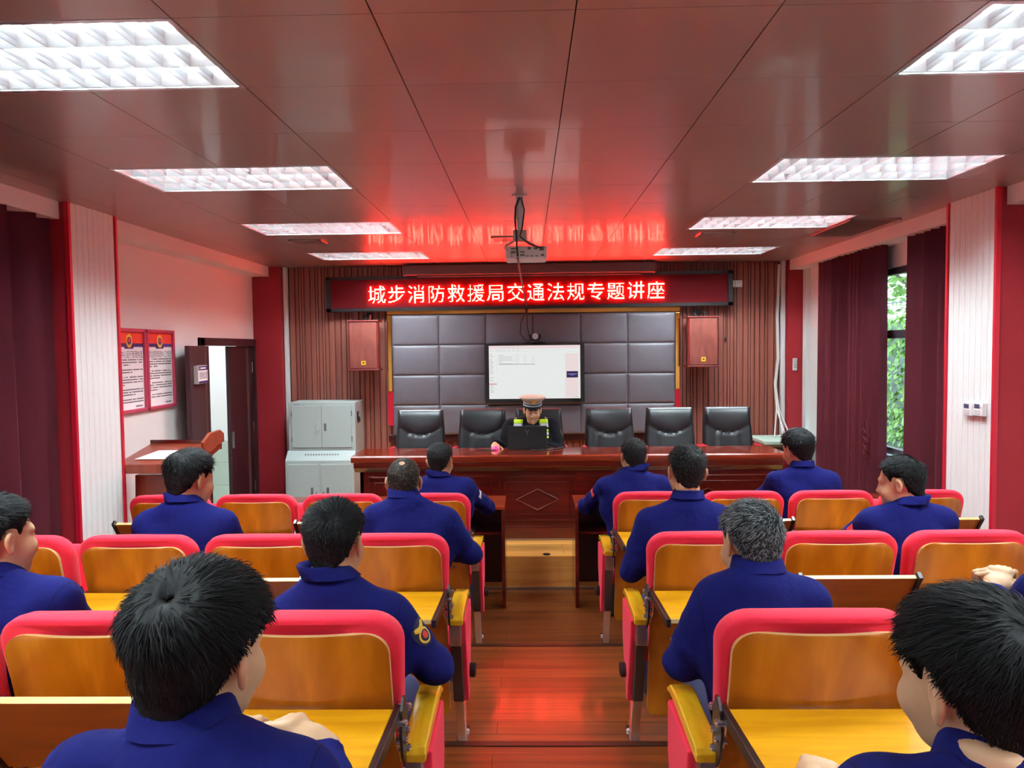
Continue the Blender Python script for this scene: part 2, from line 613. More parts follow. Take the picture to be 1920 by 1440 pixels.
# left wall with the doorway, right wall with the window opening, back and rear walls
DY0, DY1, DZ = 7.44, 8.84, 2.03
_b = MB()
_b.box(-WX - 0.2, -WX, -2.8, DY0, 0, CEIL + 0.16)
_b.box(-WX - 0.2, -WX, DY1, 9.2, 0, CEIL + 0.16)
_b.box(-WX - 0.2, -WX, DY0, DY1, DZ, CEIL + 0.16)
struct(_b.build('wall_left', 'wall_white'))
WY0, WY1, WZ0, WZ1 = 5.62, 7.22, 0.95, 2.63
_b = MB()
_b.box(WX, WX + 0.12, -2.8, WY0, 0, CEIL + 0.16)
_b.box(WX, WX + 0.12, WY1, 9.2, 0, CEIL + 0.16)
_b.box(WX, WX + 0.12, WY0, WY1, 0, WZ0)
_b.box(WX, WX + 0.12, WY0, WY1, WZ1, CEIL + 0.16)
struct(_b.build('wall_right', 'wall_white'))
struct(MB().box(-WX, WX, -2.8, -2.6, 0, CEIL + 0.16).build('wall_rear', 'wall_white'))
_b = MB().box(-WX, WX, 9.012, 9.2, 0, CEIL + 0.16, 1)
x = -2.86
while x < 3.03:
    w = rnd.choice((0.032, 0.045, 0.045, 0.06, 0.075))
    x1 = min(x + w, 3.03)
    d = rnd.choice((0.0, 0.004, 0.008))
    g = 0.0022
    if x1 - x > 0.012:
        _b.prism([(x + g, 9.015), (x + g + 0.003, 9.0 - d), (x1 - g - 0.003, 9.0 - d), (x1 - g, 9.015)], 2, 0.0, CEIL)
    x = x1
struct(_b.build('wall_back', ['slat_wood', 'black_matt']))

# corner posts in red cloth at both ends of the back wall, and conduits beside them
struct(MB().box(-WX, -2.915, 8.86, 9.01, 0, CEIL).build('wall_back_post', 'red_panel'))
struct(MB().box(3.035, WX, 8.86, 9.01, 0, CEIL).build('wall_back_post', 'red_panel'))
struct(MB().box(-2.908, -2.865, 8.93, 9.0, 0, CEIL).build('trim_2', 'plastic_white', bevel=0.006))
struct(MB().box(2.985, 3.03, 8.93, 9.0, 0.75, CEIL).build('trim_3', 'plastic_white', bevel=0.006))
struct(MB().box(3.2, WX, 8.74, 8.85, 0, 2.83).build('trim_4', 'plastic_white', bevel=0.004))

# pilasters: red cloth on the narrow faces, fluted white boards on the face towards the room, red edging
for s in (-1, 1):
    _b = MB()
    _b.box(s * 3.012, s * WX, 4.90, 5.47, 0, CEIL, 0)
    nfl = 8
    wfl = (5.45 - 4.925) / nfl
    for k in range(nfl):
        y = 4.925 + k * wfl
        pr = [(s * 3.013, y), (s * 3.002, y + 0.004), (s * 2.996, y + wfl * 0.5), (s * 3.002, y + wfl - 0.004), (s * 3.013, y + wfl)]
        _b.prism(pr, 2, 0, CEIL, 1)
    _b.box(s * 2.99, s * 3.02, 4.89, 4.915, 0, CEIL, 2)
    _b.box(s * 2.99, s * 3.02, 5.452, 5.475, 0, CEIL, 2)
    struct(_b.build('pillar', ['red_panel', 'wall_fluted', 'red_edge']))
# plaster bands under the ceiling along both long walls
for s, nm in ((-1, 'trim_5'), (1, 'trim_6')):
    _b = MB()
    _b.box(s * 3.05, s * WX, 5.475, 8.86, 2.825, CEIL)
    _b.box(s * 3.05, s * WX, -2.6, 4.89, 2.825, CEIL)
    struct(_b.build(nm, 'wall_white'))

# ---- window in the right wall
_b = MB()
fx0, fx1 = WX + 0.03, WX + 0.09
for (a, b_, c, d) in ((WY0, WY1, WZ0, WZ0 + 0.06), (WY0, WY1, WZ1 - 0.06, WZ1), (WY0, WY1, 2.0, 2.075)):
    _b.box(fx0, fx1, a, b_, c, d)
for y in (WY0, (WY0 + WY1) / 2 - 0.03, WY1 - 0.05):
    _b.box(fx0, fx1, y, y + 0.05, WZ0, WZ1, 1 if y > 6.8 else 0)
win = struct(_b.build('window_1', ['window_metal', 'window_pale'], bevel=0.004))
struct(MB().box(WX + 0.058, WX + 0.062, WY0 + 0.03, WY1 - 0.03, WZ0 + 0.03, WZ1 - 0.03).build('window_glass', 'window_glass', win))
struct(MB().box(WX - 0.02, WX + 0.12, WY0, WY1, WZ0 - 0.03, WZ0 + 0.004).build('window_sill', 'sill_white', win, bevel=0.004))

# ---- double door in the left wall: one leaf shut, the other swung back against the wall
_b = MB()
for (a, b_, c, d) in ((DY0 - 0.09, DY0 + 0.02, 0, DZ + 0.06), (DY1 - 0.02, DY1 + 0.02, 0, DZ + 0.06), (DY0 - 0.09, DY1 + 0.02, DZ - 0.02, DZ + 0.06)):
    _b.box(-WX - 0.2, -WX + 0.025, a, b_, c, d)
door = struct(_b.build('door_1', 'door_wood', bevel=0.005))
def leaf(parent, name):
    b = MB().box(-0.045, 0.0, 0, 0.66, 0.005, DZ - 0.025)
    o = struct(b.build(name, 'door_wood', parent, bevel=0.004))
    g = MB()
    for k in range(3):
        g.box(-0.002, 0.004, 0.115 + k * 0.026, 0.121 + k * 0.026, 0.01, DZ - 0.03)
        g.box(-0.049, -0.043, 0.115 + k * 0.026, 0.121 + k * 0.026, 0.01, DZ - 0.03)
    struct(g.build('door_stripe', 'strip_metal', o))
    return o
lf = leaf(door, 'door_leaf')
lf.location = (-WX - 0.06, DY1 - 0.02, 0)
lf.rotation_euler = (0, 0, PI)
struct(MB().box(-0.052, -0.04, 0.59, 0.65, 0.88, 1.06).build('door_lock', 'steel_dark', lf, bevel=0.003))
_b = MB()
for z in (0.3, 1.0, 1.7):
    _b.lathe([(0.008, z), (0.008, z + 0.12)], (-0.05, 0.0, 0), 8)
struct(_b.build('door_hinge', 'chrome', lf))
lf = leaf(door, 'door_leaf')
lf.location = (-WX + 0.03, DY0 - 0.02, 0)
lf.rotation_euler = (0, 0, PI + math.radians(9))
# the vestibule behind the doorway
_b = MB()
_b.box(-5.2, -WX - 0.2, 9.4, 9.6, 0, 3.1, 0)
_b.box(-5.2, -5.0, 5.0, 9.4, 0, 3.1, 0)
_b.box(-5.2, -WX - 0.2, 4.9, 5.0, 0, 3.1, 0)
_b.box(-5.2, -WX - 0.2, 4.9, 9.6, 3.0, 3.1, 0)
struct(_b.build('wall_corridor', 'wall_white'))
_b = MB()
tz = [0.0, 0.255, 0.55, 0.825]
tx = [-5.0 + 0.31 * k for k in range(6)]
for i in range(5):
    for j in range(3):
        _b.box(tx[i] + 0.0012, min(tx[i + 1], -WX - 0.2) - 0.0012, 9.388, 9.4, tz[j] + 0.0012, tz[j + 1] - 0.0012, 0)
_b.box(-5.0, -WX - 0.2, 9.382, 9.4, 0.825, 0.865, 1)
struct(_b.build('baseboard_corridor', ['tile_green', 'plastic_white']))
struct(MB().box(-5.2, -WX - 0.2, 4.9, 9.6, -0.1, 0).build('floor', 'tile_green'))
cl = MB().box(-4.7, -3.7, 7.6, 8.2, 2.96, 3.0, 0)  # unseen lamp, added to brighten what shows through the doorway
cl.box(-4.66, -3.74, 7.64, 8.16, 2.952, 2.962, 1)
mat('corridor_fill_glow', (255, 255, 255), 0.5, emit=(0.92, 0.97, 1.0), estr=34.0)
tag(cl.build('ceiling_light', ['lamp_white', 'corridor_fill_glow']), 'flat lamp added out of view to brighten the passage beyond the open door', 'ceiling light')

# ---- outdoors beyond the window: an old wall under ivy, a branch, the ground
struct(MB().box(WX + 0.12, 14, -4, 16, -0.35, -0.25).build('ground', 'earth'))
struct(MB().box(6.62, 6.9, -2, 22, -0.3, 2.35).build('exterior_wall', 'brick_grey'))
_r = np.random.RandomState(3)
def leaf_cloud(n, fn, size):
    V, F = [], []
    for k in range(n):
        c, nrm = fn()
        nrm = nrm / np.linalg.norm(nrm)
        a = np.cross(nrm, _r.randn(3)); a /= np.linalg.norm(a)
        b2 = np.cross(nrm, a)
        s = size * _r.uniform(0.6, 1.3)
        q = [c - a * s, c - a * s * 0.2 + b2 * s * 0.6 + nrm * s * 0.15, c + a * s * 0.9, c - a * s * 0.2 - b2 * s * 0.6 + nrm * s * 0.15, c + nrm * s * 0.05]
        k0 = len(V)
        V += q
        F += [(k0, k0 + 4, k0 + 1), (k0 + 1, k0 + 4, k0 + 2), (k0 + 2, k0 + 4, k0 + 3), (k0 + 3, k0 + 4, k0)]
    return V, F
V, F = leaf_cloud(5200, lambda: (np.array([6.50 - abs(_r.randn()) * 0.04, _r.uniform(7, 17.5), _r.uniform(-0.2, 2.5)]), np.array([-1, 0, 0.6]) + _r.randn(3) * 0.5), 0.075)
tag(MB().add(V, F).build('ivy', 'leaf_green', recalc=False), 'sunlit ivy covering the old wall outside the window', 'ivy', kind='stuff')
V, F = leaf_cloud(2600, lambda: (np.array([max(7.05, 7.6 + _r.randn() * 0.5), 13.2 + _r.randn() * 2.2, 3.5 + _r.randn() * 0.75]), _r.randn(3)), 0.09)
tr = empty('tree', (7.6, 13.2, -0.25))
tag(tr, 'light green tree whose branches show through the top of the window', 'tree')
_b = MB()
_b.tube([(0, 0, 0), (0.05, 0.1, 1.6), (-0.1, 0.0, 2.7), (0.1, 0.2, 4.2)], [0.13, 0.11, 0.09, 0.04], 10)
_b.tube([(-0.1, 0, 2.7), (-0.5, -1.0, 3.35), (-0.7, -2.2, 3.4)], [0.07, 0.05, 0.02], 8)
_b.tube([(0, 0, 2.4), (-0.3, 1.2, 3.2), (-0.4, 2.4, 3.9)], [0.06, 0.04, 0.02], 8)
_b.build('trunk', 'bark', tr, smooth=True)
m_ = MB().add([(v[0] - 7.6, v[1] - 13.2, v[2] + 0.25) for v in V], F)
o = m_.build('foliage', 'leaf_green', tr, recalc=False)
o['kind'] = 'stuff'
_b = MB()
for k in range(9):
    y = 8.2 + k * 0.55
    _b.tube([(4.9, y, -0.25), (4.9, y, 2.6)], 0.008, 6)
for z in (0.2, 2.5):
    _b.tube([(4.9, 8.0, z), (4.9, 12.8, z)], 0.01, 6)
tag(_b.build('railing', 'window_metal'), 'thin metal railing standing outside the window', 'railing')

# ---- curtains
def curtain(name, x, y0, y1, z0, z1, folds, amp, seed, label, gather=None):
    r = random.Random(seed)
    n = folds * 8
    ph = [r.uniform(-0.5, 0.5) for _ in range(folds + 1)]
    am = [r.uniform(0.6, 1.25) for _ in range(folds + 1)]
    rings = []
    NZ = 9
    for j in range(NZ):
        t = j / (NZ - 1)
        z = z1 + (z0 - z1) * t
        front, back = [], []
        for i in range(n + 1):
            u = i / n
            q = u * folds
            k = min(int(q), folds - 1)
            w = q - k
            a = am[k] * (1 - w) + am[k + 1] * w
            p = ph[k] * (1 - w) + ph[k + 1] * w
            dx = amp * a * math.sin(2 * PI * q + p + 0.5 * t * ph[k]) * (0.75 + 0.35 * t)
            dx += amp * 0.25 * math.sin(4 * PI * q + 2 * p)
            uu = u
            if gather:
                uu = u + gather * t * u * (1 - u)
            y = y0 + (y1 - y0) * uu
            front.append((x + dx, y, z))
            back.append((x + dx + 0.008, y, z))
        rings.append(front + back[::-1])
    b = MB().loft(rings)
    o = b.build(name, 'curtain_wine', smooth=True, angle=70)
    return tag(o, label, 'curtain')
curtain('curtain', 3.14, 6.74, 8.14, 0.1, 2.824, 13, 0.055, 1, 'wine red curtain drawn open between the red corner post and the window')
curtain('curtain', 3.14, 5.50, 6.27, 0.1, 2.824, 6, 0.06, 2, 'wine red curtain between the window and the right fluted pillar')
curtain('curtain', -3.13, 3.0, 4.86, 0.35, 2.824, 7, 0.085, 3, 'wine red curtain hanging at the left edge, behind the left fluted pillar')
_b = MB()
pts = []
for k in range(26):
    t = k / 25
    pts.append((3.055, 6.88 + 0.035 * math.sin(t * 26), 1.2 - 0.29 * t))
_b.tube(pts, 0.006, 6)
_b.tube([(3.055, 6.91, 0.9), (3.05, 6.82, 1.0), (3.05, 6.80, 1.15), (3.055, 6.86, 1.26), (3.06, 6.9, 1.2)], 0.006, 6)
tag(_b.build('curtain_tieback', 'curtain_wine', smooth=True), 'wavy tasselled tieback hanging on the curtain left of the window', 'tieback')

# ---- ceiling lights: recessed trays with three tubes behind a bright louvre
def make_light(x0, x1, y0):
    cx, cy = (x0 + x1) / 2, y0 + 0.3
    t = empty('ceiling_light', (cx, cy, CEIL))
    hw, hd = 0.6, 0.3
    b = MB()
    b.box(-hw, hw, -hd, hd, 0.1, 0.105)
    for sx in (-1, 1):
        b.box(sx * hw, sx * (hw - 0.006), -hd, hd, 0.0, 0.105)
    for sy in (-1, 1):
        b.box(-hw, hw, sy * hd, sy * (hd - 0.006), 0.0, 0.105)
    b.build('housing', 'lamp_white', t)
    b = MB()
    e = 0.02
    for (xa, xb, ya, yb) in ((-hw, hw, -hd, -hd + e), (-hw, hw, hd - e, hd), (-hw, -hw + e, -hd, hd), (hw - e, hw, -hd, hd)):
        b.box(xa, xb, ya, yb, -0.002, 0.012)
    b.build('frame', 'aluminium', t)
    b = MB()
    L0, L1 = -hw + 0.022, hw - 0.022
    rows = [-hd + 0.022, -0.093, 0.093, hd - 0.022]
    top, zb, zt = 0.026, 0.004, 0.044
    for i, y in enumerate(rows):
        lo = top if i > 0 else 0.0
        hi = top if i < 3 else 0.0
        prof = [(y - 0.0015, zb), (y + 0.0015, zb), (y + max(hi * 0.35, 0.002), zb + 0.015), (y + max(hi, 0.002), zt), (y - max(lo, 0.002), zt), (y - max(lo * 0.35, 0.002), zb + 0.015)]
        b.prism(prof, 0, L0, L1)
    ncell = 12
    for r in range(3):
        for k in range(0, ncell + 1):
            x = L0 + (L1 - L0) * k / ncell
            h = 0.014
            b.prism([(x - 0.0012, zb), (x + 0.0012, zb), (x + h * 0.3, zb + 0.016), (x + h, zt - 0.004), (x - h, zt - 0.004), (x - h * 0.3, zb + 0.016)], 1, rows[r] + 0.001, rows[r + 1] - 0.001)
    b.build('louvre', 'aluminium', t, recalc=True)
    for r in range(3):
        yc = (rows[r] + rows[r + 1]) / 2
        MB().lathe([(0.013, -0.56), (0.013, 0.56)], (0, yc, 0.068), 10, axis=0).build('tube', 'tube_glow', t, smooth=True)
    return t
proto = None
_lab = ['added unseen behind the viewer for fill', 'overhead of its row, behind the viewer', 'nearest, cut by the frame edge', 'second from the viewer', 'third, beside a small vent', 'farthest, by the end wall']
for yi, y in enumerate(LAMP_Y):
    for xi, (xa, xb) in enumerate(LAMP_X):
        if proto is None:
            t = proto = make_light(xa, xb, y)
        else:
            t = copy_tree(proto)
            t.location = ((xa + xb) / 2, y + 0.3, CEIL)
        side = 'on the door side' if xi == 0 else 'on the window side'
        tag(t, 'louvred ceiling light %s, %s' % (side, _lab[yi]), 'ceiling light', 'louvred ceiling lights')
# small vents in the ceiling
def vent(x0, x1, y0, y1, label, slats):
    t = empty('ceiling_vent', ((x0 + x1) / 2, (y0 + y1) / 2, CEIL))
    w, d = (x1 - x0) / 2, (y1 - y0) / 2
    b = MB()
    for (xa, xb, ya, yb) in ((-w, w, -d, -d + 0.02), (-w, w, d - 0.02, d), (-w, -w + 0.02, -d, d), (w - 0.02, w, -d, d)):
        b.box(xa, xb, ya, yb, -0.012, -0.003)
    b.build('vent_frame', 'ceiling_panel', t)
    b = MB().box(-w + 0.02, w - 0.02, -d + 0.02, d - 0.02, -0.004, -0.003, 1)
    for k in range(slats):
        y = -d + 0.03 + (2 * d - 0.06) * k / max(slats - 1, 1)
        b.box(-w + 0.02, w - 0.02, y - 0.006, y + 0.006, -0.010, -0.005, 0)
    b.build('vent_grille', ['ceiling_panel', 'ceiling_gap'], t)
    tag(t, label, 'ceiling vent')
vent(-2.13, -1.84, 6.72, 6.98, 'small square ceiling vent in front of the left third light', 6)
vent(-0.32, -0.03, 6.72, 6.98, 'small square ceiling vent behind the projector mount', 6)
vent(1.52, 1.81, 6.64, 6.9, 'small square ceiling vent in front of the right third light', 6)
vent(2.56, 2.96, 6.05, 6.95, 'long slatted air vent in the ceiling over the right curtain', 16)
# ------------------------------------------------------------------ the front of the room
# LED sign: black case, red face and raised diodes lit in the shape of the writing
sign = empty('led_sign', (0.01, 8.93, 2.615), 0)
sign.rotation_euler = (0, -0.0045, 0)
tag(sign, 'long LED sign with glowing Chinese characters high on the end wall', 'LED sign')
b = MB()
for (xa, xb, za, zb) in ((-2.385, 2.385, 0.165, 0.203), (-2.385, 2.385, -0.203, -0.165), (-2.385, -2.33, -0.203, 0.203), (2.33, 2.385, -0.203, 0.203)):
    b.box(xa, xb, -0.075, 0.06, za, zb)
b.box(-2.385, 2.385, -0.02, 0.06, -0.2, 0.2)
b.build('case', 'black_plastic', sign)
MB().box(-2.332, 2.332, -0.062, -0.02, -0.166, 0.166).build('face', 'led_face', sign)
def raster(ch, n=24):
    v, f = text_mesh(ch, 1.0)
    v = np.array(v)[:, :2]
    x0, y0 = 0.02, -0.10
    cell = 0.96 / n
    tri = []
    for q in f:
        for k in range(1, len(q) - 1):
            tri.append((v[q[0]], v[q[k]], v[q[k + 1]]))
    tri = np.array(tri)
    g = (np.arange(n) + 0.5) * cell
    on = np.zeros((n, n))
    for ox in (-0.3, 0.0, 0.3):
        for oy in (-0.3, 0.0, 0.3):
            X, Y = np.meshgrid(x0 + g + ox * cell, y0 + g + oy * cell)
            hit = np.zeros((n, n), bool)
            for A, B, Cc in tri:
                d1 = (X - B[0]) * (A[1] - B[1]) - (A[0] - B[0]) * (Y - B[1])
                d2 = (X - Cc[0]) * (B[1] - Cc[1]) - (B[0] - Cc[0]) * (Y - Cc[1])
                d3 = (X - A[0]) * (Cc[1] - A[1]) - (Cc[0] - A[0]) * (Y - A[1])
                hit |= ((d1 >= 0) & (d2 >= 0) & (d3 >= 0)) | ((d1 <= 0) & (d2 <= 0) & (d3 <= 0))
            on += hit
    return on >= 6
b = MB()
PITCHC = 0.2337
for i, ch in enumerate('城步消防救援局交通法规专题讲座'):
    on = raster(ch)
    n = on.shape[0]
    cell = 0.212 / n
    bx = -1.888 + i * PITCHC
    for r in range(n):
        c = 0
        while c < n:
            if on[r, c]:
                c1 = c
                while c1 < n and on[r, c1]:
                    c1 += 1
                b.box(bx + c * cell + 0.0006, bx + c1 * cell - 0.0006, -0.084, -0.076, -0.118 + r * cell + 0.0006, -0.118 + (r + 1) * cell - 0.0006)
                c = c1
            else:
                c += 1
b.build('lettering', 'led_dot', sign, recalc=False)

# rolled-up projection screen above the sign
t = empty('projection_screen', (0.02, 8.78, 2.86))
b = MB().prism([(-0.06, -0.05), (0.05, -0.05), (0.06, -0.03), (0.06, 0.06), (-0.06, 0.06)], 0, -1.44, 1.44)
b.build('case', 'case_dark', t, bevel=0.006)
MB().box(-1.46, -1.44, -0.065, 0.065, -0.055, 0.065).build('end_cap', 'case_dark', t, bevel=0.004)
MB().box(1.44, 1.46, -0.065, 0.065, -0.055, 0.065).build('end_cap', 'case_dark', t, bevel=0.004)
MB().box(-1.3, 1.3, -0.02, 0.0, -0.075, -0.05).build('pull_bar', 'case_dark', t, bevel=0.004)
tag(t, 'rolled-up projection screen case under the ceiling above the glowing sign', 'projection screen')

# padded wall panel with polished gold frame
t = empty('padded_panel', (0.06, 8.99, 1.64))
tag(t, 'grey padded leather wall panel of stitched squares behind the desk', 'wall panel')
PW, PH = 3.345 / 6, 1.43 / 4
b = MB()
b.box(-1.6725, 1.6725, -0.066, 0.0, -0.715, 0.715)
for i in range(6):
    for j in range(4):
        x0, z0 = -1.6725 + i * PW, -0.715 + j * PH
        x1, z1 = x0 + PW, z0 + PH
        us = [0, 0.006, 0.016, 0.035]
        gx_ = sorted(set([x0 + q for q in us[:4]] + [x0 + PW * q for q in (0.3, 0.5, 0.7)] + [x1 - q for q in us[:4]]))
        gz_ = sorted(set([z0 + q for q in us[:4]] + [z0 + PH * q for q in (0.3, 0.5, 0.7)] + [z1 - q for q in us[:4]]))
        V, F = [], []
        for z in gz_:
            for x in gx_:
                e = min(x - x0, x1 - x, z - z0, z1 - z)
                d = 0.02 * (1 - math.exp(-e / 0.012)) + 0.007 * math.sin(PI * (x - x0) / PW) * math.sin(PI * (z - z0) / PH)
                V.append((x, -0.068 - d, z))
        nx = len(gx_)
        for q in range(len(gz_) - 1):
            for p in range(nx - 1):
                k = q * nx + p
                F.append((k, k + 1, k + nx + 1, k + nx))
        b.add(V, F)
b.build('padding', 'pad_leather', t, smooth=True, angle=70)
b = MB()
for (xa, xb, za, zb) in ((-1.74, 1.74, 0.718, 0.785), (-1.74, -1.676, -0.2, 0.718), (1.676, 1.74, -0.2, 0.718)):
    b.box(xa, xb, -0.05, 0.0, za, zb)
b.build('gold_frame', 'gold', t, bevel=0.012)
b = MB()
for (xa, xb, za, zb) in ((-1.74, -1.676, -0.6, -0.2), (1.676, 1.74, -0.6, -0.2)):
    MB().box(xa, xb, -0.05, 0.0, za, zb).build('side_frame', 'red_edge', t, bevel=0.004)
MB().box(-1.74, 1.74, -0.05, 0.0, -0.80, -0.718).build('lower_frame', 'mahogany_dark', t, bevel=0.004)

# wall screen
t = empty('television', (0.075, 8.86, 1.66))
tag(t, 'large wall screen showing a white file list, hung on the padded panel', 'television')
MB().box(-0.585, 0.585, -0.035, 0.035, -0.355, 0.345).build('bezel', 'black_plastic', t, bevel=0.008)
b = MB()
S0, S1, T0, T1 = -0.535, 0.535, -0.305, 0.32
yf = -0.0365
W_, H_ = S1 - S0, T1 - T0
b.box(S0, S1, yf, yf + 0.003, T0, T1, 0)
def scr(u0, u1, v0, v1, mi, k=1):
    b.box(S0 + W_ * u0, S0 + W_ * u1, yf - 0.0006 * k, yf, T1 - H_ * v1, T1 - H_ * v0, mi)
scr(0, 1, 0, 0.06, 1)
scr(0.835, 0.98, 0.16, 0.985, 1)
scr(0.85, 0.975, 0.49, 0.61, 4, 2)
scr(0.862, 0.963, 0.538, 0.55, 5, 3)
scr(0.885, 0.935, 0.56, 0.566, 5, 3)
scr(0.0, 0.8, 0.105, 0.108, 3)
scr(0.0, 0.085, 0.705, 0.735, 6)
for k in range(24):
    v = 0.165 + k * 0.0305
    if k in (2, 13, 17):
        continue
    scr(0.012, 0.035 + 0.018 * ((k * 7) % 3) / 2, v, v + 0.008, 2)
    if k < 11:
        scr(0.083, 0.087, v, v + 0.008, 2)
for k in range(6):
    v = 0.175 + k * 0.0315
    scr(0.105, (0.16, 0.26, 0.255, 0.265, 0.155, 0.26)[k], v, v + 0.007, 2)
    scr(0.28, 0.335, v, v + 0.006, 3)
    scr(0.38, 0.41, v, v + 0.006, 3)
    if k:
        scr(0.47, 0.505, v, v + 0.006, 3)
scr(0.105, 0.505, 0.345, 0.357, 2)
for k, u in enumerate((0.02, 0.075, 0.105, 0.135, 0.165, 0.21, 0.26, 0.31)):
    scr(u, u + 0.018, 0.03, 0.038, 3, 2)
    scr(u, u + 0.016, 0.085, 0.093, 2)
for k in range(4):
    scr(0.87 + 0.025 * k, 0.88 + 0.025 * k, 0.12, 0.128, 3)
scr(0.94, 0.975, 0.965, 0.972, 2, 2)
b.build('display', ['screen_white', 'screen_pink', 'screen_grey', 'screen_line', 'screen_navy', 'screen_blue', 'screen_red'], t)

# conference camera on the screen
t = empty('conference_camera', (0.085, 8.85, 2.005))
tag(t, 'small round conference camera standing on top of the wall screen', 'camera')
MB().prism([(-0.13, 0.0), (0.13, 0.0), (0.11, 0.015), (0.05, 0.015), (0.035, 0.0), (-0.035, 0.0), (-0.05, 0.015), (-0.11, 0.015)][::1], 1, -0.05, 0.05).build('bracket', 'black_plastic', t)
MB().lathe([(0.03, 0.0), (0.052, 0.012), (0.05, 0.03), (0.03, 0.045)], (0, 0, 0), 20).build('foot', 'black_plastic', t, smooth=True)
b = MB()
b.lathe([(0.02, -0.052), (0.036, -0.05), (0.04, -0.03), (0.04, 0.03), (0.025, 0.05)], (0, 0, 0.082), 20, axis=1)
b.box(-0.066, -0.042, -0.02, 0.02, 0.05, 0.105).box(0.042, 0.066, -0.02, 0.02, 0.05, 0.105)
b.build('head', 'black_plastic', t, smooth=True)
MB().lathe([(0.027, -0.06), (0.036, -0.06), (0.036, -0.045), (0.027, -0.045)], (0, 0, 0.082), 20, axis=1).build('lens_ring', 'chrome', t, smooth=True)
MB().lathe([(0.024, -0.058), (0.024, -0.05)], (0, 0, 0.082), 20, axis=1).build('lens', 'black_plastic', t)

# loudspeakers on the wall
def speaker(x, label):
    t = empty('loudspeaker', (x, 8.78, 2.0))
    MB().prism([(-0.175, -0.12), (0.175, -0.12), (0.14, 0.14), (-0.14, 0.14)], 2, -0.29, 0.29).build('cabinet', 'speaker_edge', t, bevel=0.012)
    MB().box(-0.158, 0.158, -0.132, -0.115, -0.265, 0.265).build('grille', 'speaker_wood', t, bevel=0.004)
    b = MB()
    b.box(-0.18, 0.18, -0.136, 0.1, 0.272, 0.292).box(-0.18, 0.18, -0.136, 0.1, -0.292, -0.272)
    b.build('edge_strip', 'speaker_edge', t, bevel=0.005)
    g = MB().box(-0.026, 0.026, -0.138, -0.13, -0.225, -0.178).build('badge', 'badge_yellow', t, bevel=0.002)
    MB().lathe([(0.012, -0.141), (0.012, -0.137)], (0, 0, -0.2), 12, axis=1, sx=0.7).build('emblem', 'black_plastic', g)
    b = MB()
    b.lathe([(0.05, 0.19), (0.05, 0.208)], (0, 0, 0.345), 16, axis=1)
    b.tube([(0, 0.2, 0.345), (0.05, 0.05, 0.345), (0.05, 0.0, 0.29)], 0.016, 8)
    for k in range(6):
        a = k * PI / 3
        b.lathe([(0.008, 0.18), (0.008, 0.19)], (0.035 * math.sin(a), 0, 0.345 + 0.035 * math.cos(a)), 8, axis=1)
    b.build('wall_bracket', 'black_plastic', t)
    tag(t, label, 'loudspeaker', 'wall loudspeakers')
speaker(-1.90, 'red-brown wall loudspeaker above the grey steel cabinet side')
speaker(2.005, 'red-brown wall loudspeaker on the window side of the padded panel')

# switch plates and a hanging pull cord
t = empty('wall_switch', (2.455, 8.99, 2.68))
tag(t, 'pair of white switch plates beside the end of the glowing sign', 'switch')
MB().box(-0.083, -0.003, -0.012, 0.0, -0.04, 0.04).build('plate', 'plastic_white', t, bevel=0.003)
MB().box(0.003, 0.083, -0.012, 0.0, -0.04, 0.04).build('plate', 'plastic_white', t, bevel=0.003)
b = MB()
for x in (-0.06, -0.035, 0.025, 0.05):
    b.box(x - 0.008, x + 0.008, -0.0135, -0.011, 0.012, 0.018)
b.build('marking', 'ink_grey', t)
b = MB().tube([(2.34, 8.97, 2.42), (2.342, 8.97, 2.2), (2.338, 8.97, 2.06)], 0.004, 6)
b.lathe([(0.004, 2.065), (0.011, 2.05), (0.011, 2.02), (0.004, 2.01)], (2.338, 8.97, 0), 8)
tag(b.build('pull_cord', 'cable_black'), 'thin dark pull cord hanging below the right end of the sign', 'cord')
t = empty('remote_control', (3.112, 8.855, 1.725))
tag(t, 'white remote control hung on the red corner post', 'remote control')
MB().box(-0.026, 0.026, -0.022, 0.0, -0.072, 0.072).build('body', 'plastic_white', t, bevel=0.008)
b = MB()
for i in range(3):
    for j in range(6):
        b.box(-0.016 + i * 0.012, -0.008 + i * 0.012, -0.0245, -0.02, 0.05 - j * 0.018, 0.058 - j * 0.018)
b.build('button', 'ink_grey', t)
b = MB()
for k, (xa, xb, xc) in enumerate(((2.955, 2.93, 2.80), (2.965, 2.95, 2.90), (2.975, 2.93, 2.93), (2.97, 2.96, 2.98))):
    b.tube([(xa, 8.97, 2.9), (xa - 0.02, 8.965, 2.3), (xa - 0.01, 8.96, 1.8), (xa - 0.045, 8.95, 1.5), (xb - 0.01, 8.9, 1.2), (xc, 8.6, 0.905)], 0.0075, 6)
tag(b.build('cable_bundle', 'cable_white', smooth=True), 'loose white cables hanging beside the right red corner post', 'cable')

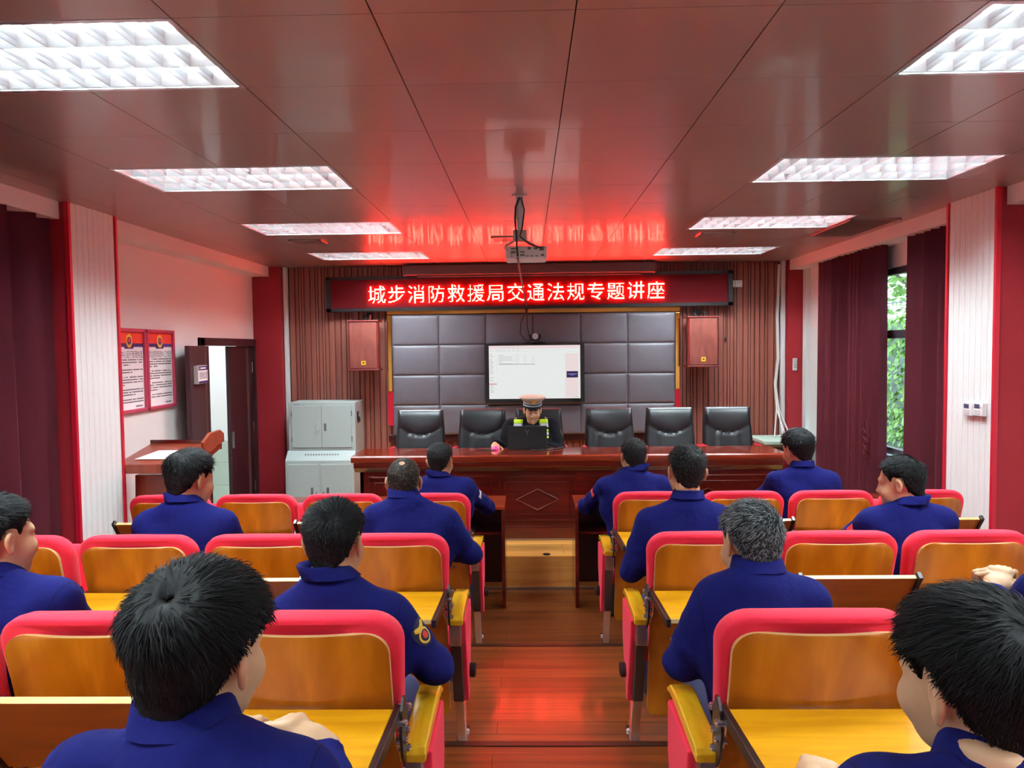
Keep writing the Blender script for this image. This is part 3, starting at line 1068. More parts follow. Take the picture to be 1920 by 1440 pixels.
# steel cabinets
def door_panel(parent, name, x0, x1, z0, z1, y, handle, lock=None, hinges=None):
    d = MB().box(x0 + 0.002, x1 - 0.002, y - 0.014, y, z0 + 0.002, z1 - 0.002).build(name, 'steel_grey', parent, bevel=0.002)
    hx, hz, hh, up = handle
    if up:
        MB().box(hx - 0.012, hx + 0.012, y - 0.034, y - 0.014, hz - hh, hz + hh).build('handle', 'steel_grey', d, bevel=0.003)
    else:
        MB().box(hx - 0.014, hx + 0.014, y - 0.0155, y - 0.013, hz - hh, hz + hh).build('handle', 'steel_dark', d)
    if lock:
        b2 = MB().lathe([(0.009, y - 0.024), (0.009, y - 0.012)], (lock[0], 0, lock[1]), 10, axis=1)
        b2.tube([(lock[0], y - 0.024, lock[1]), (lock[0] - 0.01, y - 0.03, lock[1] - 0.045)], 0.003, 6)
        b2.build('lock', 'steel_dark', d)
    if hinges:
        b2 = MB()
        for z in (z0 + 0.07, z1 - 0.12):
            b2.box(hinges - 0.004, hinges + 0.004, y - 0.02, y - 0.004, z, z + 0.06)
        b2.build('hinge', 'steel_dark', d)
    return d
t = empty('steel_cabinet', (-2.37, 8.7, 0))
tag(t, 'lower pale grey steel cabinet with sloping top beside the left red corner post', 'cabinet')
b = MB().prism([(-0.27, 0), (0.28, 0), (0.28, 0.80), (-0.17, 0.80), (-0.27, 0.70)], 0, -0.40, 0.385)
b.build('body', 'steel_grey', t, bevel=0.004)
door_panel(t, 'door', -0.37, -0.025, 0.05, 0.66, -0.27, (-0.095, 0.335, 0.06, False), (-0.045, 0.335))
door_panel(t, 'door', 0.01, 0.355, 0.05, 0.66, -0.27, (0.085, 0.335, 0.06, False), (0.035, 0.335))
b = MB()
for k in range(13):
    x = -0.19 + k * 0.031
    b.add([(x, -0.205, 0.769), (x + 0.018, -0.205, 0.769), (x + 0.018, -0.222, 0.752), (x, -0.222, 0.752)], [(0, 1, 2, 3)])
    b.move(lambda X, Y, Z: (X, Y, Z))
b.move(lambda X, Y, Z: (X, Y - 0.0012, Z + 0.0012))
b.build('lettering', 'ink_grey', t, recalc=False)
t = empty('steel_cabinet', (-2.37, 8.72, 0.80))
tag(t, 'upper pale grey steel cabinet with two hinged doors, standing on the lower one', 'cabinet')
MB().box(-0.385, 0.385, -0.18, 0.26, 0, 0.555).build('body', 'steel_grey', t, bevel=0.004)
door_panel(t, 'door', -0.345, 0.0, 0.035, 0.515, -0.18, (-0.045, 0.27, 0.04, True), None, -0.345)
door_panel(t, 'door', 0.0, 0.345, 0.035, 0.515, -0.18, (0.04, 0.27, 0.043, False), None, 0.345)
b = MB()
for k in range(6):
    b.box(-0.32 + k * 0.016 + (0.03 if k == 5 else 0), -0.31 + k * 0.016 + (0.03 if k == 5 else 0), -0.1815, -0.18, 0.528, 0.538)
b.build('lettering', 'ink_grey', t)
b = MB()
b.box(0.385, 0.39, -0.09, -0.02, 0.33, 0.44)
b.tube([(0.39, -0.05, 0.4), (0.41, -0.08, 0.37), (0.405, -0.03, 0.33), (0.39, -0.06, 0.31)], 0.008, 6)
b.build('side_socket', 'black_plastic', t)

# small side table at the right
t = empty('side_table', (2.89, 8.5, 0))
tag(t, 'pale green side table in the right corner before the curtain', 'table')
MB().box(-0.33, 0.33, -0.3, 0.3, 0.865, 0.905).build('table_top', 'table_green', t, bevel=0.008)
MB().box(-0.25, 0.25, -0.22, 0.22, 0.83, 0.865).build('apron', 'table_green', t, bevel=0.004)
MB().box(-0.22, 0.1, -0.2, 0.15, 0.74, 0.83).build('shelf_box', 'steel_dark', t, bevel=0.004)
for sx in (-0.24, 0.24):
    for sy in (-0.2, 0.2):
        MB().box(sx - 0.018, sx + 0.018, sy - 0.018, sy + 0.018, 0, 0.83).build('leg', 'steel_grey', t)

# podium against the left wall
t = empty('lectern', (-2.78, 5.74, 0.03))
tag(t, 'reddish wooden lectern with a wing board standing against the left wall', 'lectern')
b = MB().prism([(-0.235, -0.03), (0.235, -0.03), (0.215, 0.99), (-0.215, 0.99)], 1, -0.13, 0.2)
b.build('body', 'podium_wood', t, bevel=0.006)
b = MB().prism([(-0.27, 1.02), (0.27, 1.14), (0.27, 1.18), (-0.27, 1.09)], 0, -0.29, 0.29)
b.build('top', 'podium_wood', t, bevel=0.006)
MB().prism([(-0.08, 1.12), (0.2, 1.19), (0.27, 1.19), (0.27, 1.26), (0.2, 1.295), (0.0, 1.29), (-0.12, 1.23)], 0, 0.29, 0.315).build('wing', 'podium_wood', t, bevel=0.004)
MB().box(-0.29, 0.29, 0.262, 0.28, 1.13, 1.21).build('rail', 'mahogany', t, bevel=0.003)
b = MB().add([(-0.2, -0.16, 1.113), (0.1, -0.16, 1.113), (0.14, 0.06, 1.15), (-0.12, 0.06, 1.15)], [(0, 1, 2, 3)])
b.add([(-0.2, -0.16, 1.1145), (0.1, -0.16, 1.1145), (0.14, 0.06, 1.1515), (-0.12, 0.06, 1.1515)], [(0, 1, 2, 3)])
tag(b.build('paper', 'paper'), 'white sheet lying on the slope of the wooden lectern', 'paper').location = t.location

# framed notices on the left wall
def notice(yc, title, label):
    t = empty('framed_notice', (-WX, yc, 1.80), PI / 2)   # local x runs along +y, local -y faces the room
    hw, hh = 0.25, 0.345
    b = MB()
    for (xa, xb, za, zb) in ((-hw, hw, hh - 0.03, hh), (-hw, hw, -hh, -hh + 0.03), (-hw, -hw + 0.03, -hh, hh), (hw - 0.03, hw, -hh, hh)):
        b.box(xa, xb, -0.03, 0, za, zb)
    b.build('frame', 'frame_pink', t, bevel=0.006)
    MB().box(-hw + 0.03, hw - 0.03, -0.008, 0, -hh + 0.03, hh - 0.03).build('sheet', 'paper', t)
    MB().box(-hw + 0.03, hw - 0.03, -0.010, -0.008, 0.225, hh - 0.03).build('red_band', 'poster_red', t)
    b = MB().prism([(-hw + 0.03, 0.225), (-hw + 0.03, 0.195), (-0.075, 0.195), (-0.06, 0.18), (0.06, 0.18), (0.075, 0.195), (hw - 0.03, 0.195), (hw - 0.03, 0.225)][::-1], 1, -0.010, -0.008)
    b.build('navy_band', 'poster_navy', t)
    b = MB()
    b.lathe([(0.05, -0.0125), (0.05, -0.0105)], (0, 0, 0.245), 20, axis=1, sx=1.15, sy=0.95)
    e = b.build('emblem', 'patch_gold', t)
    b = MB()
    b.lathe([(0.032, -0.0135), (0.032, -0.0125)], (0, 0, 0.245), 16, axis=1)
    b.build('emblem_centre', 'poster_navy', e)
    b = MB()
    b.lathe([(0.018, -0.0145), (0.018, -0.0135)], (0, 0, 0.25), 12, axis=1)
    b.build('emblem_shield', 'patch_red', e)
    v, f = text_mesh(title, 1.0)
    v = np.array(v)
    w = v[:, 0].max() - v[:, 0].min()
    k = 0.42 / w
    vv = [((p[0] - v[:, 0].min()) * k - 0.21, -0.0085, 0.108 + p[1] * 0.066) for p in v]
    MB().add(vv, f).build('title', 'ink', t, recalc=False)
    r = random.Random(int(yc * 100))
    b = MB()
    z = 0.085
    par = 0
    while z > -0.25:
        nl = r.choice((2, 3, 3, 4))
        for q in range(nl):
            end = 0.2 if q < nl - 1 else r.uniform(-0.1, 0.15)
            x = -0.195 + (0.04 if q == 0 else 0.0)
            while x < end and z > -0.26:
                w = 0.0095
                if r.random() > 0.1:
                    b.box(x, x + w, -0.0085, -0.008, z, z + 0.0095)
                x += 0.0125
            z -= 0.021
        z -= 0.018
    for k2 in range(8):
        b.box(0.08 + k2 * 0.014, 0.09 + k2 * 0.014, -0.0085, -0.008, -0.30, -0.288)
    b.build('lettering', 'ink', t)
    tag(t, label, 'notice board', 'framed notices on the left wall')
notice(6.05, '调度中心运行管理制度', 'pink-framed notice half hidden behind the left fluted pillar')
notice(6.56, '消防监督管理调度中心工作职责', 'pink-framed notice next to the open dark door leaf')

# sign plate on the open door leaf
t = empty('room_sign', (-WX + 0.138, 7.03, 1.735), PI / 2 + math.radians(9))
tag(t, 'white and blue room sign fixed to the open door leaf', 'sign')
MB().box(-0.16, 0.16, -0.04, 0.0, -0.085, 0.085).build('box', 'plastic_pale', t, bevel=0.003)
MB().box(-0.155, 0.155, -0.043, -0.04, -0.08, 0.08).build('plate', 'paper', t)
b = MB().box(-0.155, 0.155, -0.045, -0.043, 0.04, 0.08).box(-0.155, 0.155, -0.045, -0.043, -0.08, -0.06)
b.build('blue_band', 'poster_navy', t)
b = MB()
for k in range(9):
    b.box(-0.09 + k * 0.02, -0.075 + k * 0.02, -0.0465, -0.045, 0.053, 0.067)
b.build('small_lettering', 'paper', t)
MB().lathe([(0.012, -0.047), (0.012, -0.045)], (-0.125, 0, 0.06), 12, axis=1).build('emblem', 'patch_gold', t)
v, f = text_mesh('视频会议室', 1.0)
v = np.array(v)
k = 0.265 / (v[:, 0].max() - v[:, 0].min())
MB().add([((p[0] - v[:, 0].min()) * k - 0.132, -0.0445, -0.045 + p[1] * 0.075 + 0.01) for p in v], f).build('lettering', 'ink', t, recalc=False)

# two control pads on the right pillar
for yc, lab in ((5.14, 'white air-conditioning control pad on the right pillar, the one nearer the window'), (5.02, 'white air-conditioning control pad on the right pillar, the one nearer the red side')):
    t = empty('control_pad', (2.996, yc, 1.505 + (0.008 if yc < 5.1 else 0)), -PI / 2)
    tag(t, lab, 'control pad', 'control pads on the pillar')
    MB().box(-0.055, 0.055, -0.03, 0.0, -0.045, 0.045).build('body', 'plastic_white', t, bevel=0.005)
    MB().box(-0.035, 0.02, -0.0315, -0.029, 0.005, 0.033).build('display', 'lcd_grey', t)
    b = MB()
    for i in range(4):
        for j in range(2):
            b.box(-0.038 + i * 0.018, -0.025 + i * 0.018, -0.032, -0.029, -0.018 - j * 0.015, -0.009 - j * 0.015)
    b.build('button', 'plastic_pale', t, bevel=0.001)

# ceiling projector
t = empty('projector', (-0.045, 4.93, CEIL))
tag(t, 'white projector hanging from the ceiling on a pole, its sockets facing the audience', 'projector')
MB().lathe([(0.05, -0.006), (0.05, 0.0)], (0, 0, 0), 20).build('ceiling_plate', 'plastic_pale', t)
MB().lathe([(0.024, -0.16), (0.024, -0.004)], (0, 0, 0), 14).build('pole', 'aluminium', t, smooth=True)
MB().lathe([(0.018, -0.25), (0.018, -0.15)], (0, 0, 0), 14).build('inner_pole', 'aluminium', t, smooth=True)
MB().box(-0.045, 0.045, -0.035, 0.035, -0.295, -0.228).build('mount', 'plastic_pale', t, bevel=0.004)
for sx in (-1, 1):
    MB().tube([(sx * 0.03, 0, -0.29), (sx * 0.09, 0.03, -0.318), (sx * 0.1, 0.05, -0.335)], 0.008, 6).build('mount_arm', 'plastic_pale', t)
MB().box(-0.094, 0.174, -0.02, 0.22, -0.412, -0.33).build('body', 'plastic_white', t, bevel=0.01)
b = MB()
for (xa, xb, za, zb) in ((-0.06, -0.025, -0.35, -0.342), (-0.06, -0.03, -0.375, -0.362), (0.05, 0.07, -0.352, -0.336), (0.09, 0.115, -0.352, -0.338), (0.125, 0.155, -0.36, -0.336), (0.0, 0.03, -0.372, -0.364), (0.0, 0.03, -0.392, -0.382), (0.04, 0.055, -0.397, -0.391), (0.068, 0.083, -0.397, -0.391), (0.1, 0.115, -0.397, -0.391), (0.135, 0.155, -0.395, -0.383), (-0.06, -0.05, -0.383, -0.378), (-0.06, -0.05, -0.396, -0.391), (-0.084, -0.079, -0.356, -0.345)):
    MB().box(xa, xb, -0.0225, -0.02, za, zb).build('socket', 'steel_dark', t)
b = MB()
b.tube([(0.0, -0.03, -0.02), (-0.025, -0.032, -0.08), (-0.03, -0.035, -0.16), (-0.022, -0.045, -0.26), (-0.02, -0.045, -0.33), (-0.015, -0.04, -0.40)], 0.007, 6)
b.tube([(0.01, -0.03, -0.02), (0.03, -0.03, -0.1), (0.015, -0.04, -0.22), (0.0, -0.042, -0.27), (0.06, -0.04, -0.32), (0.14, -0.03, -0.345)], 0.005, 6)
b.build('cable', 'cable_black', t, smooth=True)
b = MB()
def arc(p, q, sag, n=14):
    return [tuple(p[i] + (q[i] - p[i]) * k / n - (sag * 4 * (k / n) * (1 - k / n) if i == 2 else 0) for i in range(3)) for k in range(n + 1)]
b.tube(arc((-0.06, 4.89, CEIL - 0.41), (-0.01, 8.80, 2.44), 0.02), 0.007, 6)
b.tube([(-0.01, 8.80, 2.44), (-0.01, 8.81, 2.33), (-0.005, 8.82, 2.2), (0.02, 8.82, 2.07), (0.05, 8.84, 2.03)], 0.006, 6)
b.tube([(-0.01, 8.80, 2.4), (-0.08, 8.82, 2.25), (-0.09, 8.83, 2.12), (-0.03, 8.83, 2.04), (0.06, 8.84, 2.035)], 0.006, 6)
b.box(-0.025, 0.005, 8.79, 8.81, 2.39, 2.44)
tag(b.build('video_cable', 'cable_black', smooth=True), 'dark cable drooping from the projector past the sign to the wall screen', 'cable')
# ------------------------------------------------------------------ desks
# the long speaker's desk on the stage
t = empty('speaker_desk', (0.33, 6.7, 0.27))
tag(t, 'long mahogany speaker desk with panelled front on the stage', 'desk')
HW = 1.875
b = MB().prism([(-0.26, 0.715), (-0.255, 0.70), (0.25, 0.70), (0.25, 0.758), (-0.25, 0.758), (-0.262, 0.748)], 0, -HW, HW)
b.build('desk_top', 'desk_top', t, bevel=0.004)
b = MB().prism([(-0.25, 0.70), (-0.245, 0.655), (-0.2, 0.61), (0.2, 0.61), (0.2, 0.70)], 0, -HW + 0.02, HW - 0.02)
b.build('cornice', 'mahogany', t, bevel=0.006)
b = MB()
b.box(-HW + 0.06, HW - 0.06, -0.17, -0.14, 0.0, 0.615)
b.box(-HW + 0.06, -HW + 0.09, -0.17, 0.2, 0.0, 0.615).box(HW - 0.09, HW - 0.06, -0.17, 0.2, 0.0, 0.615)
b.build('body', 'mahogany', t)
b = MB().box(-HW + 0.045, HW - 0.045, -0.195, -0.14, 0.0, 0.11)
b.box(-HW + 0.05, HW - 0.05, -0.188, -0.14, 0.11, 0.125)
b.build('plinth', 'mahogany', t, bevel=0.004)
b = MB().box(-HW + 0.04, HW - 0.04, -0.197, -0.188, 0.0, 0.016)
b.build('kick_strip', 'strip_metal', t)
for (xa, xb) in ((-1.74, -0.66), (-0.60, 0.08), (0.16, 0.62), (0.68, 1.76)):
    b = MB()
    za, zb = 0.17, 0.565
    for g, d, wd in ((0.0, -0.186, 0.014), (0.05, -0.180, 0.010)):
        for (p, q, r, s_) in ((xa + g, xb - g, zb - g - wd, zb - g), (xa + g, xb - g, za + g, za + g + wd), (xa + g, xa + g + wd, za + g, zb - g), (xb - g - wd, xb - g, za + g, zb - g)):
            b.box(p, q, d, -0.17, r, s_)
    b.build('panel_moulding', 'mahogany', t, bevel=0.003)
    b = MB()
    cx, cz, rx, rz_ = (xa + xb) / 2, (za + zb) / 2 - 0.01, min(0.19, (xb - xa) * 0.36), 0.095
    if xb - xa > 0.6:
        P = [(cx - rx, cz), (cx, cz + rz_), (cx + rx, cz), (cx, cz - rz_)]
        Q = [(cx - rx * 0.93, cz), (cx, cz + rz_ * 0.93), (cx + rx * 0.93, cz), (cx, cz - rz_ * 0.93)]
        for k in range(4):
            b.prism([P[k], P[(k + 1) % 4], Q[(k + 1) % 4], Q[k]], 1, -0.188, -0.17)
        b.build('diamond', 'desk_top', t, bevel=0.003)

# front-row desks on the floor
def front_desk(x0, x1, label):
    t = empty('audience_desk', ((x0 + x1) / 2, 5.76, 0))
    hw = (x1 - x0) / 2 - 0.002
    MB().box(-hw, hw, -0.21, 0.2, 0.745, 0.775).build('desk_top', 'desk_top', t, bevel=0.006)
    for sx in (-1, 1):
        MB().box(sx * hw * 0.999, sx * (hw - 0.028), -0.205, 0.195, 0.0, 0.745).build('side_panel', 'mahogany', t, bevel=0.003)
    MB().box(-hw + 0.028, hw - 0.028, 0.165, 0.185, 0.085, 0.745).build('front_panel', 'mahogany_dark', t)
    MB().box(-hw + 0.028, hw - 0.028, -0.12, 0.165, 0.54, 0.556).build('shelf', 'mahogany', t)
    tag(t, label, 'desk', 'front-row desks')
    return t
FD = [(-0.182, -1.36, 'front-row desk on the cabinet side, next to the aisle'), (-1.362, -2.38, 'front-row desk on the cabinet side, beside the wooden lectern'),
      (0.335, 1.535, 'front-row desk on the window side, next to the aisle'), (1.537, 2.737, 'front-row desk on the window side, at the wall end')]
for a, b_, l in FD:
    front_desk(min(a, b_), max(a, b_), l)
bk = MB().box(-0.56, -0.42, 5.66, 5.82, 0.556, 0.578)
tag(bk.build('notebook', 'black_matt', bevel=0.003), 'dark notebook lying in the shelf of the front-row desk by the aisle', 'notebook')
b = MB().box(-0.76, -0.62, 5.62, 5.8, 0.556, 0.60)
tag(b.build('book', 'plastic_pale', bevel=0.003), 'pale book in the shelf of the front-row desk, below the seated man', 'book')
b = MB().box(1.42, 1.66, 5.62, 5.8, 0.7755, 0.779)
tag(b.build('paper', 'paper'), 'white paper on the right front-row desk beside the seated man', 'paper')
t = MB().lathe([(0.03, 0.27), (0.03, 0.276), (0.02, 0.278)], (0.135, 6.05, 0), 20)
tag(t.build('cable_grommet', 'black_plastic'), 'round black cable grommet let into the stage edge at the end of the aisle', 'grommet')

# ------------------------------------------------------------------ leather chairs behind the speaker's desk
def make_exec():
    t = empty('executive_chair', (0, 0, 0.27))
    # the back: a slightly curved upholstered board leaning backwards
    def back_pt(u, v, side):
        z = 0.50 + 0.575 * v
        hw = (0.235 + 0.01 * math.sin(PI * v)) * (1 - 0.09 * max(0, v - 0.25))
        x = hw * u
        y = 0.20 + 0.10 * v + 0.035 * (1 - u * u) * 0.6
        return x, y, z
    b = MB()
    NU, NV = 24, 30
    def seam(u, v):
        d = 0.0
        cv = 0.74 - 0.19 * (1 - abs(u) ** 1.6)            # the swag seam under the head pad
        d -= 0.010 * math.exp(-((v - cv) / 0.014) ** 2)
        if v > cv:
            d += 0.018 * math.sin(min(1, (v - cv) / 0.2) * PI / 2)
        elif abs(u) < 0.48:
            d += 0.008
            d -= 0.008 * math.exp(-((abs(u) - 0.46) / 0.03) ** 2)
            for s_ in (0.30, 0.225, 0.15):
                d -= 0.008 * math.exp(-((v - s_) / 0.012) ** 2)
        e = min(1 - abs(u), 1 - v) if v < 1 else 0
        d -= 0.03 * math.exp(-e / 0.05)
        return d
    V, F = [], []
    for j in range(NV + 1):
        for i in range(NU + 1):
            u, v = 2 * i / NU - 1, j / NV
            x, y, z = back_pt(u, v, 0)
            V.append((x, y - 0.035 - seam(u, v), z))
    for j in range(NV):
        for i in range(NU):
            k = j * (NU + 1) + i
            F.append((k, k + 1, k + NU + 2, k + NU + 1))
    n0 = len(V)
    for j in range(NV + 1):
        for i in range(NU + 1):
            u, v = 2 * i / NU - 1, j / NV
            x, y, z = back_pt(u, v, 0)
            V.append((x * 1.02, y + 0.035, z))
    for j in range(NV):
        for i in range(NU):
            k = n0 + j * (NU + 1) + i
            F.append((k, k + NU + 1, k + NU + 2, k + 1))
    rim = [i for i in range(NU + 1)] + [j * (NU + 1) + NU for j in range(1, NV + 1)] + [NV * (NU + 1) + i for i in range(NU - 1, -1, -1)] + [j * (NU + 1) for j in range(NV - 1, 0, -1)]
    for k in range(len(rim)):
        a, c = rim[k], rim[(k + 1) % len(rim)]
        F.append((c, a, a + n0, c + n0))
    b.add(V, F)
    b.build('backrest', 'leather', t, smooth=True, angle=50)
    MB().box(-0.25, 0.25, -0.27, 0.21, 0.40, 0.51).build('seat', 'leather', t, bevel=0.035, bseg=4)
    for s in (-1, 1):
        MB().tube([(s * 0.258, 0.22, 0.70), (s * 0.264, 0.05, 0.705), (s * 0.264, -0.18, 0.68), (s * 0.26, -0.24, 0.62)], [0.022, 0.024, 0.024, 0.02], 10).build('armrest', 'red_edge', t, smooth=True)
        MB().tube([(s * 0.26, -0.22, 0.66), (s * 0.27, -0.14, 0.5), (s * 0.26, -0.05, 0.4)], 0.018, 8).build('arm_support', 'mahogany', t, smooth=True)
        for y in (-0.22, 0.22):
            MB().tube([(s * 0.23, y, 0.40), (s * 0.25, y * 1.15, 0.0)], [0.022, 0.017], 8).build('leg', 'mahogany', t, smooth=True)
    return t
pr_ = make_exec()
EX = [(-1.075, 'black leather chair behind the desk, the one nearest the grey cabinets'), (-0.465, 'black leather chair behind the desk, next to the officer on the cabinet side'),
      (0.10, 'black leather chair the officer sits in'), (0.81, 'black leather chair behind the desk, next to the officer on the window side'),
      (1.39, 'second black leather chair from the window side behind the desk'), (1.965, 'black leather chair behind the desk, at the window end')]
for i, (x, lab) in enumerate(EX):
    o = pr_ if i == 0 else copy_tree(pr_)
    o.location = (x, 7.18, 0.27)
    o.rotation_euler = (0, 0, (0.02, -0.02, 0.0, 0.03, -0.02, 0.01)[i])
    tag(o, lab, 'chair', 'leather chairs behind the desk')

# ------------------------------------------------------------------ auditorium seats
# seat frame: x across, y forward, z up from the tier; the foot of the standard stands at y = 0
SEAT_P = 0.545
def back_y(z):
    """how far back the ply shell is at height z"""
    return -0.185 - 0.185 * max(0.0, (z - 0.22) / 0.83) ** 1.1
def make_seat(side, end_panel):
    t = empty('auditorium_seat', (0, 0, 0))
    # ply shell
    b = MB()
    rows = []
    zs = [0.20, 0.203, 0.21, 0.23] + [0.23 + 0.725 * q / 14 for q in range(1, 15)] + [0.955 + 0.06 * math.sin(0.5 * PI * q / 7) for q in range(1, 8)]
    nz = len(zs) - 1
    for z in zs:
        hw = 0.222
        if z > 0.955:
            q = (z - 0.955) / 0.06
            hw = 0.222 - 0.06 * (1 - math.sqrt(max(0, 1 - q * q)))
        if z < 0.23:
            q = (0.23 - z) / 0.03
            hw -= 0.03 * (1 - math.sqrt(max(0, 1 - q * q)))
        if z < 0.66:
            hw += 0.012
        rows.append((z, hw))
    nx = 14
    V, F = [], []
    def sheet(off):
        for z, hw in rows:
            for i in range(nx + 1):
                u = 2 * i / nx - 1
                V.append((u * hw, back_y(z) + off + 0.022 * u * u, z))
    sheet(-0.008)
    sheet(0.008)
    n1 = (nz + 1) * (nx + 1)
    for j in range(nz):
        for i in range(nx):
            k = j * (nx + 1) + i
            F.append((k, k + 1, k + nx + 2, k + nx + 1))
            F.append((n1 + k, n1 + k + nx + 1, n1 + k + nx + 2, n1 + k + 1))
    b.add(V, F, 0)
    rim = [i for i in range(nx + 1)] + [j * (nx + 1) + nx for j in range(1, nz + 1)] + [nz * (nx + 1) + i for i in range(nx - 1, -1, -1)] + [j * (nx + 1) for j in range(nz - 1, 0, -1)]
    b.f += [(rim[(k + 1) % len(rim)], rim[k], rim[k] + n1, rim[(k + 1) % len(rim)] + n1) for k in range(len(rim))]
    b.m += [1] * len(rim)
    sh = b.build('back_shell', ['seat_ply', 'ply_edge'], t, smooth=True, angle=35)
    sc = MB()
    for x in (-0.14, 0.14):
        for z in (0.40, 0.58):
            yy = back_y(z) - 0.008 + 0.022 * (x / 0.23) ** 2
            sc.lathe([(0.009, yy - 0.004), (0.007, yy - 0.006)][::-1] + [(0.009, yy + 0.001)], (x, 0, z), 10, axis=1)
    sc.build('screw', 'chrome', sh, smooth=True)
    # red back cushion: an outline lofted through its thickness with a puffed front
    def outline(ins, dz=0.0):
        pts = []
        z0, z1, hwt, hwb, r = 0.60 + ins, 1.055 - ins + dz, 0.25 - ins, 0.233 - ins, 0.085
        n = 8
        pts.append((-hwb + 0.03, z0)); pts.append((hwb - 0.03, z0))
        for k in range(4):
            z = z0 + 0.04 + (z1 - r - z0 - 0.04) * k / 3
            pts.append((hwb + (hwt - hwb) * k / 3, z))
        for k in range(1, n + 1):
            a = 0.5 * PI * k / n
            pts.append((hwt - r + r * math.cos(a), z1 - r + r * math.sin(a)))
        for k in range(1, 6):
            pts.append(((hwt - r) * (1 - 2 * k / 6), z1 + 0.004 * math.sin(PI * k / 6)))
        for k in range(0, n):
            a = 0.5 * PI + 0.5 * PI * k / n
            pts.append((-hwt + r + r * math.cos(a), z1 - r + r * math.sin(a)))
        for k in range(4):
            z = z1 - r - (z1 - r - z0 - 0.04) * k / 3
            pts.append((-(hwt + (hwb - hwt) * k / 3), z))
        return pts
    rings = []
    for off, ins in ((0.010, 0.016), (0.011, 0.006), (0.018, 0.0), (0.05, -0.002), (0.085, 0.002), (0.105, 0.012), (0.118, 0.035), (0.124, 0.07)):
        rings.append([(x, back_y(z) + off + 0.022 * (x / 0.222) ** 2 * (1 - 0.4 * off / 0.124), z) for x, z in outline(ins)])
    cu = MB().loft(rings).build('back_cushion', 'seat_fabric', t, smooth=True, angle=75)
    sm = MB()
    for s in (-1, 1):
        pts = []
        for off, ins in ((0.018, 0.001), (0.03, 0.0), (0.05, -0.001), (0.07, 0.001)):
            a = PI * 0.30
            r = 0.085
            x, z = 0.25 - ins - r + r * math.cos(a), 1.055 - ins - r + r * math.sin(a)
            pts.append((s * x, back_y(z) + off + 0.022, z))
        sm.tube(pts, 0.0016, 5)
    sm.build('seam', 'seat_fabric', cu)
    # seat cushion on a hinge line
    st = MB().box(-0.235, 0.235, 0.0, 0.44, -0.05, 0.05).build('seat_cushion', 'seat_fabric', t, bevel=0.04, bseg=4)
    st.location = (0, -0.06, 0.43)
    # writing tablet behind the back, turning about its inner edge
    tb = MB()
    tb.prism([(-0.232, 0.0), (0.232, 0.0), (0.222, -0.33), (-0.222, -0.33)][::-1], 2, -0.012, 0.006)
    tb.m[-6:] = [1, 0, 2, 2, 2, 2]
    tab = tb.build('writing_tablet', ['tablet_top', 'tablet_under', 'ply_edge'], t, bevel=0.002)
    tab.location = (0, -0.335, 0.81)
    for s in (-1, 1):
        rl = MB().prism([(s * 0.232, 0.02), (s * 0.249, 0.02), (s * 0.240, -0.345), (s * 0.222, -0.345)], 2, -0.022, 0.010).build('tablet_rail', 'dark_rail', tab, bevel=0.003)
    for s in (-1, 1):
        pr = [(-0.015, 0.645), (0.012, 0.675), (0.02, 0.74), (0.008, 0.80), (-0.012, 0.835), (-0.035, 0.84), (-0.06, 0.815), (-0.075, 0.76), (-0.055, 0.69)]
        br = MB().prism([(y - 0.285, z) for y, z in pr], 0, s * 0.249, s * 0.256).build('tablet_bracket', 'dark_rail', t)
        for (y, z) in ((-0.285, 0.80), (-0.30, 0.745), (-0.335, 0.735), (-0.345, 0.785), (-0.29, 0.69)):
            bo = MB().lathe([(0.011, s * 0.236), (0.011, s * 0.264), (0.006, s * 0.268)] if s > 0 else [(0.006, -0.268), (0.011, -0.264), (0.011, -0.236)], (0, y, z), 10, axis=0)
            bo.build('bolt', 'chrome', br, smooth=True)
    # the standard on the aisle side: armrest, chromed head, brown post cover, chromed foot
    X = side * SEAT_P / 2
    def section(pts, hw, name, m, bev):
        b2 = MB()
        rings2 = []
        for (y, z, dy, dz) in pts:
            rings2.append([(X - hw, y - dy, z - dz), (X + hw, y - dy, z - dz), (X + hw, y + dy, z + dz), (X - hw, y + dy, z + dz)])
        b2.loft(rings2)
        return b2.build(name, m, t, bevel=bev)
    b2 = MB()
    prof = [(-0.30, 0.655), (0.02, 0.675), (0.075, 0.668), (0.10, 0.655), (0.102, 0.672), (0.06, 0.70), (-0.02, 0.708), (-0.29, 0.692), (-0.305, 0.68)]
    rg = []
    for xx, sc_ in ((-0.034, 0.82), (-0.028, 1.0), (0.028, 1.0), (0.034, 0.82)):
        rg.append([(X + xx, y, 0.68 + (z - 0.68) * sc_) for y, z in prof])
    b2.loft(rg)
    b2.build('armrest', 'arm_wood', t, bevel=0.005, bseg=3)
    section([(-0.275, 0.672, 0.022, 0.0), (-0.27, 0.62, 0.028, 0.004), (-0.255, 0.565, 0.034, 0.006)], 0.026, 'standard_head', 'chrome', 0.006)
    section([(-0.235, 0.58, 0.04, 0.006), (-0.135, 0.265, 0.034, 0.006)], 0.024, 'post_cover', 'brown_post', 0.006)
    section([(-0.138, 0.275, 0.03, 0.006), (-0.10, 0.22, 0.032, 0.012), (-0.055, 0.11, 0.026, 0.01), (-0.035, 0.045, 0.024, 0.0), (-0.03, 0.0, 0.026, 0.0)], 0.021, 'leg', 'chrome', 0.005)
    section([(-0.05, 0.006, 0.02, 0.006), (0.09, 0.006, 0.02, 0.006)], 0.024, 'foot', 'brown_post', 0.003)
    MB().lathe([(0.012, 0.012), (0.012, 0.03), (0.006, 0.034)], (X + side * 0.016, 0.03, 0), 10).build('foot_cap', 'plastic_pale', t, smooth=True)
